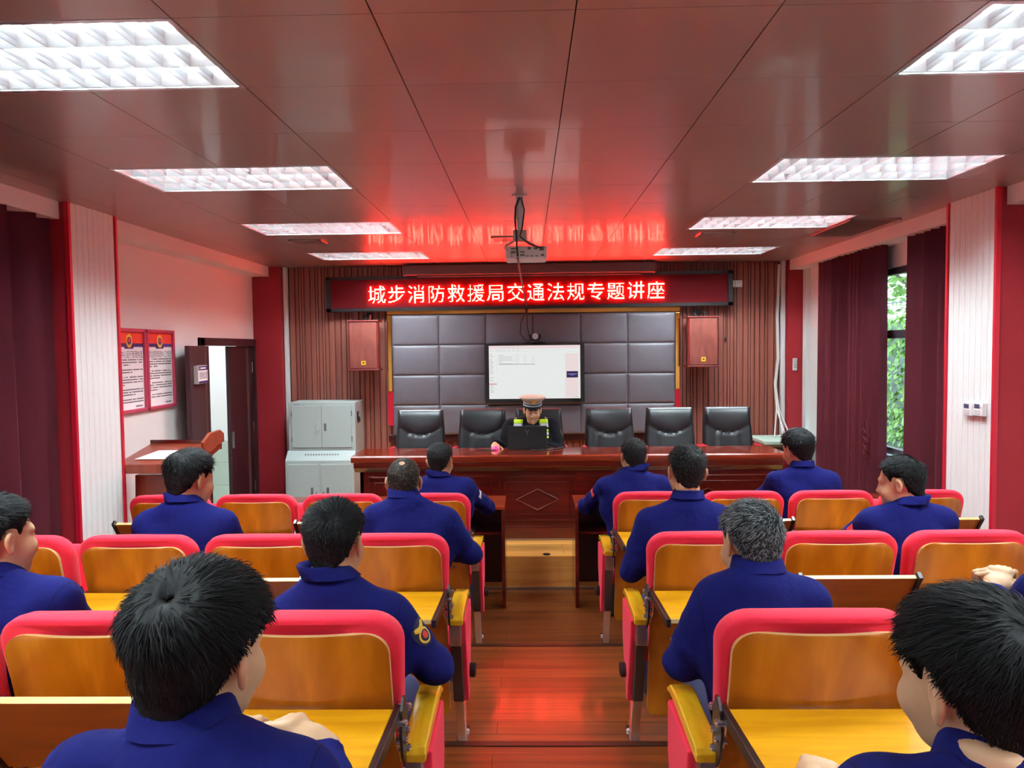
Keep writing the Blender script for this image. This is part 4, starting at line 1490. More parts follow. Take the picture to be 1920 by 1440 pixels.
    if end_panel:
        xo = X + side * 0.030
        b3 = MB().prism([(-0.245, 0.655), (-0.225, 0.575), (-0.105, 0.235), (-0.085, 0.225), (0.02, 0.42), (0.05, 0.50), (0.05, 0.66)][::-1], 0, xo - 0.012, xo + 0.012)
        ep = b3.build('end_panel', 'seat_fabric', t, bevel=0.008)
        MB().lathe([(0.03, 0), (0.034, 0.008), (0.034, 0.024), (0.026, 0.03)] if side > 0 else [(0.026, -0.03), (0.034, -0.024), (0.034, -0.008), (0.03, 0)], (xo + side * 0.010, -0.06, 0.36), 18, axis=0).build('pivot_cap', 'black_plastic', ep, smooth=True)
    return t
def pose_seat(o, deployed, occupied):
    tab = child(o, 'writing_tablet')
    if deployed:
        tab.location = (0, -0.335, 0.81)
        tab.rotation_euler = (0, 0, 0)
    else:
        tab.location = (0, -0.315, 0.665)
        tab.rotation_euler = (math.radians(-53), 0, 0)
    st = child(o, 'seat_cushion')
    if occupied:
        st.location = (0, -0.06, 0.43); st.rotation_euler = (0, 0, 0)
    else:
        st.location = (0, -0.045, 0.50); st.rotation_euler = (math.radians(80), 0, 0)
ROW_Y = {'C': 4.92, 'B': 3.46, 'A': 2.20, 'Z': 0.90}
ROW_Z = {'C': 0.0, 'B': TIER_H, 'A': 2 * TIER_H, 'Z': 3 * TIER_H}
ROW_NAME = {'C': 'front', 'B': 'middle', 'A': 'nearest', 'Z': 'rear'}
X_SIDE = {'C': (-0.345, 0.495), 'B': (-0.325, 0.475), 'A': (-0.31, 0.455), 'Z': (-0.31, 0.455)}   # aisle-side standards of both blocks
# row, block, place from the aisle, tablet down for writing?, someone in it?, label
SEATS = [
    ('C', -1, 0, True, True, 'red seat in the front row by the aisle, behind the man at the cabinet-side desk'),
    ('C', -1, 1, False, False, 'empty red seat in the front row, second from the aisle, cabinet side, tablet stowed'),
    ('C', -1, 2, True, False, 'empty red seat in the front row, third from the aisle on the cabinet side'),
    ('C', -1, 3, False, False, 'empty red seat in the front row beside the left fluted pillar, tablet stowed'),
    ('C', 1, 0, True, True, 'red seat in the front row by the aisle on the window side'),
    ('C', 1, 1, False, False, 'empty red seat in the front row between two seated men, window side, tablet stowed'),
    ('C', 1, 2, True, True, 'red seat in the front row behind the man beside the side table'),
    ('C', 1, 3, False, False, 'empty red seat in the front row beside the right fluted pillar, tablet stowed'),
    ('B', -1, 0, True, True, 'red seat in the middle row by the aisle, used by the balding man'),
    ('B', -1, 1, False, False, 'empty red seat in the middle row, second from the aisle on the cabinet side'),
    ('B', -1, 2, True, True, 'red seat in the middle row with open yellow tablet, behind the mop-haired man'),
    ('B', -1, 3, False, False, 'red seat in the middle row at the left picture edge, beyond the man in profile'),
    ('B', 1, 0, True, True, 'red seat in the middle row by the aisle on the window side, yellow tablet open'),
    ('B', 1, 1, False, False, 'empty red seat in the middle row behind a large stowed brown tablet, window side'),
    ('B', 1, 2, True, True, 'red seat in the middle row that the clasped hands reach, window side'),
    ('A', -1, 0, True, True, 'large red nearest-row seat by the aisle, cabinet side, yellow tablet open'),
    ('A', -1, 1, False, False, 'large red seat at the lower left edge, stowed tablet with a black end cap'),
    ('A', -1, 2, True, True, 'red seat in the nearest row under the man at the left picture edge'),
    ('A', 1, 0, True, True, 'large red nearest-row seat by the aisle, window side, yellow tablet open'),
    ('A', 1, 1, False, True, 'red seat in the nearest row cut off by the right picture edge'),
    ('Z', -1, 0, False, True, 'red seat under the man in the left foreground'),
    ('Z', 1, 0, False, True, 'red seat under the man in the right foreground'),
]
protos = {}
for row, blk, k, dep, occ, lab in SEATS:
    key = (blk, k == 0)
    if key not in protos:
        o = protos[key] = make_seat(-blk, k == 0)
    else:
        o = copy_tree(protos[key])
    x0 = X_SIDE[row][0 if blk < 0 else 1]
    o.location = (x0 + blk * (0.5 + k) * SEAT_P, ROW_Y[row], ROW_Z[row])
    pose_seat(o, dep, occ)
    tag(o, lab, 'seat', 'auditorium seats of the %s row' % ROW_NAME[row])
# ------------------------------------------------------------------ organic shapes from distance fields
def smin(a, b, k):
    h = np.clip(0.5 + 0.5 * (b - a) / k, 0, 1)
    return b + (a - b) * h - k * h * (1 - h)
def smax(a, b, k):
    return -smin(-a, -b, k)
def ell(p, c, r):
    q = (p - np.asarray(c, float)) / np.asarray(r, float)
    k0 = np.sqrt((q * q).sum(-1))
    q2 = q / np.asarray(r, float)
    k1 = np.sqrt((q2 * q2).sum(-1)) + 1e-9
    return k0 * (k0 - 1.0) / k1
def sph(p, c, r):
    return np.sqrt(((p - np.asarray(c, float)) ** 2).sum(-1)) - r
def cap(p, a, b, ra, rb=None):
    rb = ra if rb is None else rb
    a = np.asarray(a, float); b = np.asarray(b, float)
    ba = b - a
    pa = p - a
    h = np.clip((pa * ba).sum(-1) / max((ba * ba).sum(), 1e-9), 0, 1)
    return np.sqrt(((pa - h[..., None] * ba) ** 2).sum(-1)) - (ra + (rb - ra) * h)
def rotm(yaw, pitch=0.0, tilt=0.0):
    """yaw turns left, pitch bows forward, tilt leans to the right shoulder (degrees)"""
    y, p, t = (math.radians(v) for v in (yaw, pitch, tilt))
    cy, sy, cp, sp, ct, st = math.cos(y), math.sin(y), math.cos(p), math.sin(p), math.cos(t), math.sin(t)
    Rz = np.array([[cy, -sy, 0], [sy, cy, 0], [0, 0, 1]])
    Rx = np.array([[1, 0, 0], [0, cp, sp], [0, -sp, cp]])
    Ry = np.array([[ct, 0, st], [0, 1, 0], [-st, 0, ct]])
    return Rz @ Rx @ Ry
def surface(fn, lo, hi, h):
    """the zero surface of a distance field as vertices and quads (surface nets)"""
    lo = np.asarray(lo, float); hi = np.asarray(hi, float)
    n = np.maximum(((hi - lo) / h).astype(int) + 2, 4)
    ax = [lo[i] + h * np.arange(n[i]) for i in range(3)]
    G = np.stack(np.meshgrid(*ax, indexing='ij'), -1)
    D = fn(G.reshape(-1, 3)).reshape(n)
    D[0], D[-1], D[:, 0], D[:, -1], D[:, :, 0], D[:, :, -1] = (np.maximum(D[0], h * .5), np.maximum(D[-1], h * .5), np.maximum(D[:, 0], h * .5), np.maximum(D[:, -1], h * .5), np.maximum(D[:, :, 0], h * .5), np.maximum(D[:, :, -1], h * .5))
    S = D < 0
    m = n - 1
    cnt = np.zeros(m)
    acc = np.zeros((*m, 3))
    sl = lambda o: tuple(slice(o[i], o[i] + m[i]) for i in range(3))
    corners = [(i, j, k) for i in (0, 1) for j in (0, 1) for k in (0, 1)]
    for a in corners:
        for d in range(3):
            if a[d] == 1:
                continue
            b = list(a); b[d] = 1
            A, B = D[sl(a)], D[sl(b)]
            x = (A < 0) != (B < 0)
            t = np.where(x, A / np.where(x, A - B, 1), 0)
            for q in range(3):
                acc[..., q] += np.where(x, a[q] + (t if q == d else 0), 0)
            cnt += x
    act = cnt > 0
    idx = -np.ones(m, int)
    ii = np.argwhere(act)
    idx[act] = np.arange(len(ii))
    V = lo + h * (ii + acc[act] / cnt[act][:, None])
    F = []
    for d in range(3):
        e1, e2 = [(1, 2), (2, 0), (0, 1)][d]
        s0 = [slice(1, m[i]) for i in range(3)]; s0[d] = slice(0, m[d])
        s1 = [slice(1, m[i]) for i in range(3)]; s1[d] = slice(1, m[d] + 1)
        A, B = S[tuple(s0)], S[tuple(s1)]
        for flip, msk in ((False, A & ~B), (True, ~A & B)):
            q = np.argwhere(msk)
            if len(q) == 0:
                continue
            off = np.ones(3, int); off[d] = 0
            c = q + off
            def at(o1, o2):
                cc = c.copy()
                cc[:, e1] -= o1
                cc[:, e2] -= o2
                return idx[cc[:, 0], cc[:, 1], cc[:, 2]]
            quad = np.stack([at(1, 1), at(0, 1), at(0, 0), at(1, 0)], 1)
            F.append(quad[:, ::-1] if flip else quad)
    F = np.concatenate(F)
    return V, F
def grad_project(fn, V, it=2):
    e = 1e-4
    for _ in range(it):
        d = fn(V)
        g = np.stack([fn(V + e * np.eye(3)[i]) - fn(V - e * np.eye(3)[i]) for i in range(3)], -1) / (2 * e)
        g /= np.linalg.norm(g, axis=-1, keepdims=True) + 1e-9
        V = V - g * np.clip(d, -0.02, 0.02)[:, None] * 0.9
    return V, g
def mesh_obj(name, V, F, m, parent, smooth=True, attr=None):
    me = bpy.data.meshes.new(name)
    V = np.asarray(V, dtype=np.float32)
    F = np.asarray(F)
    me.vertices.add(len(V))
    me.vertices.foreach_set('co', V.ravel())
    me.loops.add(F.size)
    me.loops.foreach_set('vertex_index', F.ravel().astype(np.int32))
    me.polygons.add(len(F))
    me.polygons.foreach_set('loop_start', np.arange(0, F.size, F.shape[1], dtype=np.int32))
    me.update(calc_edges=True)
    me.validate()
    for q in (m if isinstance(m, (list, tuple)) else [m]):
        me.materials.append(MATS[q])
    me.polygons.foreach_set('use_smooth', [smooth] * len(me.polygons))
    if attr is not None:
        a = me.attributes.new('strand', 'FLOAT', 'POINT')
        a.data.foreach_set('value', np.asarray(attr, dtype=np.float32))
    o = bpy.data.objects.new(name, me)
    COL.objects.link(o)
    o.parent = parent
    return o
# ------------------------------------------------------------------ people
NP = np.array
def head_local(p):
    """skin of a head: x to the right, y to the face, z up, origin between the ear openings"""
    d = ell(p, (0, -0.012, 0.030), (0.075, 0.094, 0.085))
    d = smin(d, ell(p, (0, 0.035, -0.030), (0.060, 0.060, 0.075)), 0.03)
    d = smin(d, ell(p, (0, 0.042, -0.072), (0.050, 0.047, 0.040)), 0.025)
    d = smin(d, sph(p, (0, 0.078, -0.098), 0.020), 0.022)
    q = p.copy(); q[:, 0] = np.abs(q[:, 0])
    d = smin(d, ell(q, (0.040, 0.062, -0.030), (0.026, 0.028, 0.030)), 0.02)
    d = smin(d, cap(q, (0.012, 0.083, 0.024), (0.046, 0.066, 0.022), 0.011), 0.014)
    d = smax(d, -ell(q, (0.031, 0.096, 0.004), (0.017, 0.016, 0.012)), 0.012)
    d = smin(d, ell(q, (0.031, 0.076, 0.002), (0.013, 0.012, 0.0105)), 0.003)
    d = smin(d, cap(p, (0, 0.086, 0.012), (0, 0.106, -0.030), 0.007, 0.011), 0.010)
    d = smin(d, ell(q, (0.011, 0.097, -0.033), (0.008, 0.009, 0.007)), 0.006)
    d = smin(d, cap(q, (0, 0.091, -0.060), (0.018, 0.083, -0.062), 0.0055, 0.003), 0.007)
    d = smin(d, cap(q, (0, 0.090, -0.071), (0.015, 0.082, -0.069), 0.0065, 0.004), 0.007)
    d = smax(d, -cap(q, (0, 0.099, -0.0655), (0.020, 0.088, -0.065), 0.0022), 0.004)
    # ears: thin shells standing off the skull, hollowed on the outer side
    a = math.radians(24)
    e = q - NP((0.0825, -0.016, -0.004))
    er = np.stack([e[:, 0] * math.cos(a) + e[:, 1] * math.sin(a), -e[:, 0] * math.sin(a) + e[:, 1] * math.cos(a), e[:, 2] + 0.10 * e[:, 1]], -1)
    ear = ell(er, (0, 0.001, 0.006), (0.0095, 0.0195, 0.0275))
    ear = smin(ear, ell(er, (0.000, 0.006, -0.022), (0.0065, 0.010, 0.012)), 0.008)
    ear = smax(ear, -ell(er, (0.0100, 0.003, 0.005), (0.0078, 0.0115, 0.019)), 0.004)
    d = smin(d, ear, 0.007)
    return d
def skull_local(p):
    d = ell(p, (0, -0.012, 0.030), (0.0765, 0.095, 0.086))
    return smin(d, cap(p, (0, -0.035, -0.03), (0, -0.045, -0.12), 0.054), 0.03)

HAIR = {  # top, side thickness; nape height; strand length top/side; lift top/side; material; bare spot radius
    'thick': dict(tt=0.026, ts=0.012, nape=-0.070, lt=0.032, ls=0.014, at=16, as_=8, mat='hair_black', bare=0.017),
    'short': dict(tt=0.015, ts=0.0045, nape=-0.066, lt=0.026, ls=0.008, at=34, as_=22, mat='hair_black', bare=0.006),
    'crew': dict(tt=0.012, ts=0.004, nape=-0.064, lt=0.020, ls=0.008, at=40, as_=25, mat='hair_soft', bare=0.007),
    'balding': dict(tt=0.004, ts=0.006, nape=-0.060, lt=0.016, ls=0.009, at=18, as_=16, mat='hair_thin', bare=0.024),
    'grey': dict(tt=0.017, ts=0.008, nape=-0.066, lt=0.026, ls=0.014, at=38, as_=20, mat='hair_grey', bare=0.004),
}
def hairline(y, nape):
    return np.interp(y, [-0.09, -0.055, -0.046, -0.036, -0.030, 0.010, 0.016, 0.026, 0.034, 0.055, 0.075, 0.1], [nape, nape, -0.055, -0.01, 0.030, 0.036, 0.014, 0.014, 0.038, 0.058, 0.078, 0.090])
def make_hair(root, H, R, hs, style, whorl, seed, nstr, h):
    st = HAIR[style]
    wv = NP(whorl, float)
    def thick(p):
        t = st['ts'] + (st['tt'] - st['ts']) * np.clip((p[:, 2] + 0.005) / 0.075, 0, 1) ** 1.3
        t = t * np.clip((p[:, 2] - hairline(p[:, 1], st['nape'])) / 0.05, 0.12, 1)
        r = np.sqrt(((p - wv) ** 2).sum(-1))
        t = t * np.clip(0.10 + 0.9 * ((r - st['bare'] * 0.5) / 0.045).clip(0, 1) ** 0.7, 0, 1) - 0.006 * (r < st['bare'] * 0.55)
        return t + 0.0012 * np.sin(p[:, 0] * 190 + p[:, 2] * 110) * np.sin(p[:, 1] * 170 - p[:, 2] * 90)
    def fn(p):
        d = skull_local(p) - thick(p)
        zl = hairline(p[:, 1], st['nape']) + np.where(p[:, 1] < -0.045, np.clip(np.abs(p[:, 0]) - 0.028, 0, 1) * 1.1, 0)
        zl = zl + 0.003 * np.sin(p[:, 0] * 150) * np.sin(p[:, 1] * 130)
        return smax(d, (zl - p[:, 2]) * 0.7, 0.005)
    V, F = surface(fn, (-0.115, -0.15, -0.11), (0.115, 0.125, 0.17), h / hs)
    r = np.random.RandomState(seed)
    # strands
    S = V[F].mean(1)
    zl = hairline(S[:, 1], st['nape'])
    ok = (skull_local(S) > st['ts'] * 0.2) & (S[:, 2] > zl - 0.004)
    S = S[ok]
    rs = np.sqrt(((S - wv) ** 2).sum(-1))
    pk = np.clip((rs - st['bare'] * 0.3) / (st['bare'] * 1.6 + 0.004), 0.05, 1)
    pick = S[r.choice(len(S), nstr, p=pk / pk.sum())] + r.randn(nstr, 3) * 0.0022
    nx = nstr // 90
    ex = wv + r.randn(nx, 3) * st['bare'] * 0.55
    ex = grad_project(skull_local, ex)[0]
    pick[:nx] = ex
    e = 1e-3
    n = np.stack([skull_local(pick + e * np.eye(3)[i]) - skull_local(pick - e * np.eye(3)[i]) for i in range(3)], -1)
    n /= np.linalg.norm(n, axis=-1, keepdims=True) + 1e-9
    rv = pick - wv
    dist = np.linalg.norm(rv, axis=-1, keepdims=True)
    rt = rv - n * (rv * n).sum(-1, keepdims=True)
    rt /= np.linalg.norm(rt, axis=-1, keepdims=True) + 1e-9
    sw = np.cross(n, rt)
    down = NP((0, 0, -1.0)) - n * (-n[:, 2:3])
    k = np.clip((0.02 - pick[:, 2:3]) / 0.06, 0, 1)
    d = rt + sw * 0.9 * np.exp(-dist / 0.05) + down * k * 1.2 + r.randn(nstr, 3) * 0.22
    d -= n * (d * n).sum(-1, keepdims=True)
    d /= np.linalg.norm(d, axis=-1, keepdims=True) + 1e-9
    tz = np.clip((pick[:, 2:3] - 0.0) / 0.08, 0, 1)
    zh = np.clip((pick[:, 2:3] - hairline(pick[:, 1], st['nape'])[:, None]) / 0.045, 0.2, 1)
    flat = np.zeros((nstr, 1)); flat[:nx] = 1
    L = zh * (1 - 0.35 * flat) * (st['ls'] + (st['lt'] - st['ls']) * tz) * r.uniform(0.6, 1.15, (nstr, 1))
    ang = np.radians(st['as_'] + (st['at'] - st['as_']) * tz + r.randn(nstr, 1) * 8) * (1 - 0.7 * flat)
    dr = d * np.cos(ang) + n * np.sin(ang)
    base = pick - n * 0.003
    mid = base + dr * L * 0.55
    tip = base + dr * L * 0.8 + d * L * 0.25 - n * L * 0.10
    side = np.cross(d, n)
    side = side + n * r.randn(nstr, 1) * 0.35
    side /= np.linalg.norm(side, axis=-1, keepdims=True) + 1e-9
    w = 0.00095 * (1.0 if nstr > 4000 else (1.5 if nstr > 1800 else 2.2))
    sv = np.stack([base - side * w, base + side * w, mid + side * w * 0.85, mid - side * w * 0.85, tip + side * w * 0.15, tip - side * w * 0.15], 1).reshape(-1, 3)
    b0 = len(V) + 6 * np.arange(nstr)
    sf = np.concatenate([np.stack([b0, b0 + 1, b0 + 2, b0 + 3], 1), np.stack([b0 + 3, b0 + 2, b0 + 4, b0 + 5], 1)])
    at = np.concatenate([r.uniform(0, 0.6, len(V)), np.repeat(r.uniform(0, 1, nstr), 6)])
    AV = np.concatenate([V, sv]) * hs @ R.T + H
    return mesh_obj('hair', AV, np.concatenate([F, sf]), st['mat'], root, True, at)

def hand_mesh(W, fwd, back, side, curl=(25, 35, 25), spread=4, s=1.0, thumb=(0.75, 0.6, -0.35), index=None, h=0.0026):
    """hand with wrist at W: fwd towards the fingers, back = outward normal of the back of the hand, side=+1 right hand"""
    f = NP(fwd, float); f /= np.linalg.norm(f)
    b = NP(back, float); b -= f * (b @ f); b /= np.linalg.norm(b)
    x = np.cross(f, b) * 1.0
    # for a right hand with the back up the thumb lies to the left
    M = np.stack([-x * side, f, b], 1)
    chains = []
    for k, (kx, ky, ln) in enumerate(((0.028, 0.082, 0.070), (0.0095, 0.089, 0.079), (-0.0095, 0.087, 0.073), (-0.027, 0.078, 0.057))):
        c = index if (index is not None and k == 0) else curl
        a, pos = 0.0, NP((kx, ky, 0.0))
        sp = math.radians(spread * (1.2 - k * 0.9))
        pts = [pos]
        for seg, fr in enumerate((0.45, 0.31, 0.24)):
            a += math.radians(c[seg] + (k * 4 if index is None else 0))
            dv = NP((math.sin(sp) * math.cos(a), math.cos(sp) * math.cos(a), -math.sin(a)))
            pos = pos + dv * ln * fr
            pts.append(pos)
        chains.append(pts)
    td = NP(thumb, float); td /= np.linalg.norm(td)
    t0 = NP((0.026, 0.022, -0.006)); t1 = t0 + td * 0.042
    t2 = t1 + (td * 0.8 + NP((-0.15, 0.6, 0))) * 0.032
    def fn(p):
        d = ell(p, (0.002, 0.045, 0), (0.040, 0.052, 0.0145))
        d = smin(d, cap(p, (0, -0.014, 0), (0, 0.02, 0), 0.0235), 0.02)
        d = smin(d, cap(p, (0.027, 0.075, 0.002), (-0.026, 0.072, 0.002), 0.0115), 0.012)
        d = smin(d, ell(p, (0.020, 0.030, -0.008), (0.017, 0.028, 0.014)), 0.012)
        fg = None
        for pts in chains:
            g = None
            for q in range(3):
                r0 = (0.0094, 0.0086, 0.0078)[q]; r1 = (0.0086, 0.0078, 0.0066)[q]
                cc = cap(p, pts[q], pts[q + 1], r0, r1)
                g = cc if g is None else smin(g, cc, 0.0025)
            g = smin(g, sph(p, pts[1] + NP((0, 0, 0.001)), 0.0092), 0.003)
            fg = g if fg is None else np.minimum(fg, g)
        d = smin(d, fg, 0.007)
        th = smin(cap(p, t0, t1, 0.0125, 0.0105), cap(p, t1, t2, 0.0102, 0.0082), 0.003)
        return smin(d, th, 0.009)
    V, F = surface(fn, (-0.09, -0.055, -0.115), (0.11, 0.185, 0.05), h)
    if side < 0:
        F = F[:, ::-1]
    V = V * s
    V = V @ M.T + NP(W, float)
    if np.linalg.det(M) * (1 if side > 0 else -1) < 0:
        F = F[:, ::-1]
    return V, F

def wob(p, seed, amp):
    s = seed * 1.7
    return amp * (np.sin(p[:, 0] * 21 + p[:, 2] * 9 + s) * np.sin(p[:, 2] * 17 + s * 2) + 0.6 * np.sin(p[:, 2] * 38 + p[:, 0] * 14 + s) * np.sin(p[:, 1] * 16 + s))

PEOPLE_N = [0]
def person(label, head, SL, SR, turn=(0, 0, 0), hs=1.0, EL=None, ER=None, WL=None, WR=None, tier=0.0, pelvis=None, byaw=0.0, style='short', whorl=(0.012, -0.070, 0.092),
           near=1, hands=(None, None), skin='skin', cloth='navy', patch=None, feet=None, hair_n=1600, group='seated men in navy uniform', knee_dx=0.0, collar=True, headwear=None, ct=None):
    PEOPLE_N[0] += 1
    seed = PEOPLE_N[0]
    head, SL, SR = NP(head, float), NP(SL, float), NP(SR, float)
    M = (SL + SR) / 2
    cb, sb = math.cos(math.radians(byaw)), math.sin(math.radians(byaw))
    B = NP([[cb, -sb, 0], [sb, cb, 0], [0, 0, 1]])
    O = NP((M[0], M[1], tier))
    loc = lambda v: (NP(v, float) - O) @ B          # world point in the wearer's frame
    root = empty('seated_person', tuple(O), math.radians(byaw))
    tag(root, label, 'person', group)
    H, sL, sR = loc(head), loc(SL), loc(SR)
    m = (sL + sR) / 2
    R = rotm(*turn)
    EL = loc(EL) if EL is not None else sL + NP((-0.075, 0.07, -0.235))
    ER = loc(ER) if ER is not None else sR + NP((0.075, 0.07, -0.235))
    WL = loc(WL) if WL is not None else EL + NP((0.13, 0.20, -0.01))
    WR = loc(WR) if WR is not None else ER + NP((-0.13, 0.20, -0.01))
    PV = loc(pelvis) if pelvis is not None else NP((m[0], 0.0, 0.55))
    ctz = (ct - tier) if ct is not None else H[2] - 0.045 * hs
    N = NP((0.35 * m[0] + 0.65 * H[0], m[1] - 0.005, ctz - 0.036))
    hb = H + R @ NP((0, -0.030, -0.075)) * hs
    hh = 0.0042 if near else 0.0065
    # ---- skin: head, neck and trunk in one mesh
    def fskin(p):
        d = head_local((p - H) @ R / hs) * hs
        nk = cap(p, N + NP((0, 0, -0.05)), hb, 0.058, 0.053 * hs)
        return smin(d, nk, 0.022)
    lo = np.minimum(H - 0.155 * hs, N - NP((0.08, 0.1, 0.06))); hi = np.maximum(H + 0.155 * hs, N + 0.08)
    V, F = surface(fskin, lo, hi, hh)
    def ftrunk(p):
        d = ell(p, m + NP((0, 0.01, -0.14)), (0.14, 0.085, 0.17))
        d = smin(d, ell(p, PV + NP((0, 0, 0.05)), (0.14, 0.09, 0.14)), 0.06)
        d = smin(d, cap(p, m + NP((0, 0.01, -0.1)), PV, 0.10), 0.05)
        d = smin(d, cap(p, sL, sR, 0.04), 0.04)
        for a, b_, c in ((sL, EL, WL), (sR, ER, WR)):
            d = smin(d, cap(p, a, b_, 0.040, 0.034), 0.02)
            d = smin(d, cap(p, b_, c, 0.034, 0.024), 0.015)
        d = smin(d, cap(p, N + NP((0, 0, -0.06)), N, 0.052), 0.03)
        return d
    pts = np.stack([sL, sR, EL, ER, WL, WR, PV, m])
    V2, F2 = surface(ftrunk, pts.min(0) - 0.17, pts.max(0) + 0.10, 0.012)
    AV, AF = [V, V2], [F, F2 + len(V)]
    k0 = len(V) + len(V2)
    for sd, Wp, Ep, spec in ((-1, WL, EL, hands[0]), (1, WR, ER, hands[1])):
        dflt = dict(fwd=(Wp - Ep) + NP((0, 0, -0.05)), back=(0.15 * sd, -0.3, 1), h=0.0048)
        if spec:
            spec = dict(spec)
            for q in ('fwd', 'back'):
                if q in spec:
                    spec[q] = NP(spec[q], float) @ B
            dflt.update(spec)
        Vh, Fh = hand_mesh(Wp, side=sd, **dflt)
        AV.append(Vh); AF.append(Fh + k0); k0 += len(Vh)
    body = mesh_obj('body', np.concatenate(AV), np.concatenate(AF), skin, root)
    # ---- hair
    if headwear is None:
        make_hair(root, H, R, hs, style, whorl, seed, hair_n, 0.0048 if near else 0.006)
    # ---- jacket, in a frame at mid-shoulder so its seams follow the wearer
    J = m
    a_, b_ = sL - J, sR - J
    e1, e2, w1, w2 = EL - J, ER - J, WL - J, WR - J
    pv = PV - J
    n_ = N - J
    hw = abs(sR[0] - sL[0]) / 2
    def fjack(p):
        d = ell(p, (0, 0.005, -0.13), (hw + 0.055, 0.125, 0.19))
        d = smin(d, ell(p, (0, -0.035, -0.07), (hw + 0.02, 0.085, 0.13)), 0.05)
        d = smin(d, ell(p, pv + NP((0, 0.01, 0.14)), (0.165, 0.125, 0.20)), 0.08)
        d = smin(d, cap(p, NP((0, 0.01, -0.14)), pv + NP((0, 0, 0.05)), 0.125, 0.14), 0.07)
        d = smin(d, cap(p, a_ + NP((0.02, 0, 0)), b_ - NP((0.02, 0, 0)), 0.058), 0.04)
        for sp, ep, wp in ((a_, e1, w1), (b_, e2, w2)):
            d = smin(d, cap(p, n_ + NP((np.sign(sp[0]) * 0.030, -0.005, -0.040)), sp, 0.054, 0.054), 0.04)
            ax = ep - sp
            t = ((p - sp) @ ax) / (ax @ ax)
            ar = cap(p, sp, ep, 0.065, 0.057) + 0.0035 * np.sin(t * 17 + seed) * np.exp(-((t - 0.95) / 0.5) ** 2)
            d = smin(d, ar, 0.032)
            fx = wp - ep
            t = ((p - ep) @ fx) / (fx @ fx)
            wq = wp - fx / np.linalg.norm(fx) * 0.015
            fa = cap(p, ep, wq, 0.057, 0.042) + 0.003 * np.sin(t * 22 + seed) * (1 - 0.5 * t)
            fa = np.maximum(fa, ((p - wq) @ fx) / np.linalg.norm(fx))
            d = smin(d, fa, 0.016)
        d = smin(d, cap(p, n_ + NP((0, -0.024, -0.062)), NP((0, -0.02, -0.06)), 0.056, 0.085), 0.045)
        d = d + wob(p, seed, 0.006)
        d = np.maximum(d, (pv[2] - 0.03) - p[:, 2])
        # neck hole
        return smax(d, -cap(p, n_ + NP((0, 0.005, -0.03)), n_ + NP((0, 0.01, 0.12)), 0.056), 0.006)
    pts = np.stack([a_, b_, e1, e2, w1, w2, pv * NP((1, 1, 1)), n_])
    V, F = surface(fjack, pts.min(0) - NP((0.15, 0.19, 0.10)), pts.max(0) + NP((0.15, 0.16, 0.07)), 0.0085 if near else 0.011)
    jm = {'navy': 'jacket_navy', 'police': 'police_black'}[cloth]
    jk = mesh_obj('jacket', V, F, jm, root)
    jk.location = tuple(J)
    # ---- collar, folded over and open at the front
    if collar:
        nd = hb - N
        nd = nd / np.linalg.norm(nd)
        rings = []
        steps = 26
        for k in range(steps + 1):
            a = math.radians(-148 + 296 * k / steps)
            fr = abs(a) / math.radians(148)
            ux, uy = math.sin(a), -math.cos(a)
            zt = 0.036 - 0.012 * fr
            drop = 0.034 + 0.018 * fr ** 3
            prof = ((0.057, zt - 0.05), (0.055, zt - 0.01), (0.0575, zt), (0.062, zt + 0.002), (0.068, zt - 0.004), (0.077 + 0.005 * (1 - fr), zt - drop), (0.073 + 0.004 * (1 - fr), zt - drop - 0.003), (0.066, zt - 0.03))
            ring = []
            for r_, z_ in prof:
                q = n_ + NP((ux * r_ * 1.02, uy * r_ * 1.06 + 0.004, z_))
                q = q + nd * NP((1, 1, 0)) * max(0, z_ + 0.02) * 0.9
                ring.append(tuple(q))
            rings.append(ring)
        c = MB().loft(rings).build('collar', jm, jk, smooth=True, angle=60)
    # ---- arm badges
    if patch:
        for sd, kind in patch:
            sp, ep = (a_, e1) if sd < 0 else (b_, e2)
            ax = ep - sp
            L = np.linalg.norm(ax)
            ax = ax / L
            out = NP((sd, -0.35, 0.12)); out = out - ax * (out @ ax); out /= np.linalg.norm(out)
            tx = np.cross(ax, out) * (-1 if sd > 0 else 1)
            def pat(shape, off, name, mm, parent, cz=0.40):
                # fine grid disc wrapped round the sleeve
                vs_, fs = [], []
                n2 = len(shape)
                ringsP = []
                for s_ in (1.0, 0.66, 0.33, 0.0):
                    for (u, v) in shape:
                        ang = u * s_ / 0.064
                        axp = sp + ax * (L * cz + v * s_)
                        dirv = out * math.cos(ang) + tx * math.sin(ang)
                        # walk out to the cloth
                        lo_, hi_ = 0.03, 0.12
                        for _ in range(12):
                            md = (lo_ + hi_) / 2
                            if fjack((axp + dirv * md)[None])[0] < 0:
                                lo_ = md
                            else:
                                hi_ = md
                        vs_.append(axp + dirv * (hi_ + off))
                for q in range(3):
                    for k in range(n2):
                        fs.append((q * n2 + k, q * n2 + (k + 1) % n2, (q + 1) * n2 + (k + 1) % n2, (q + 1) * n2 + k))
                o2 = MB().add(vs_, fs).build(name, mm, parent, recalc=True)
                sdm = o2.modifiers.new('thick', 'SOLIDIFY'); sdm.thickness = 0.002; sdm.offset = -1
                return o2
            shield = [(0.036 * x_, 0.045 * y_) for x_, y_ in ((-0.9, -0.75), (-0.45, -0.9), (0, -1), (0.45, -0.9), (0.9, -0.75), (1, -0.2), (0.95, 0.3), (0.65, 0.75), (0, 1.05), (-0.65, 0.75), (-0.95, 0.3), (-1, -0.2))]
            sc = lambda k, dz=0.0: [(u * k, v * k + dz) for u, v in shield]
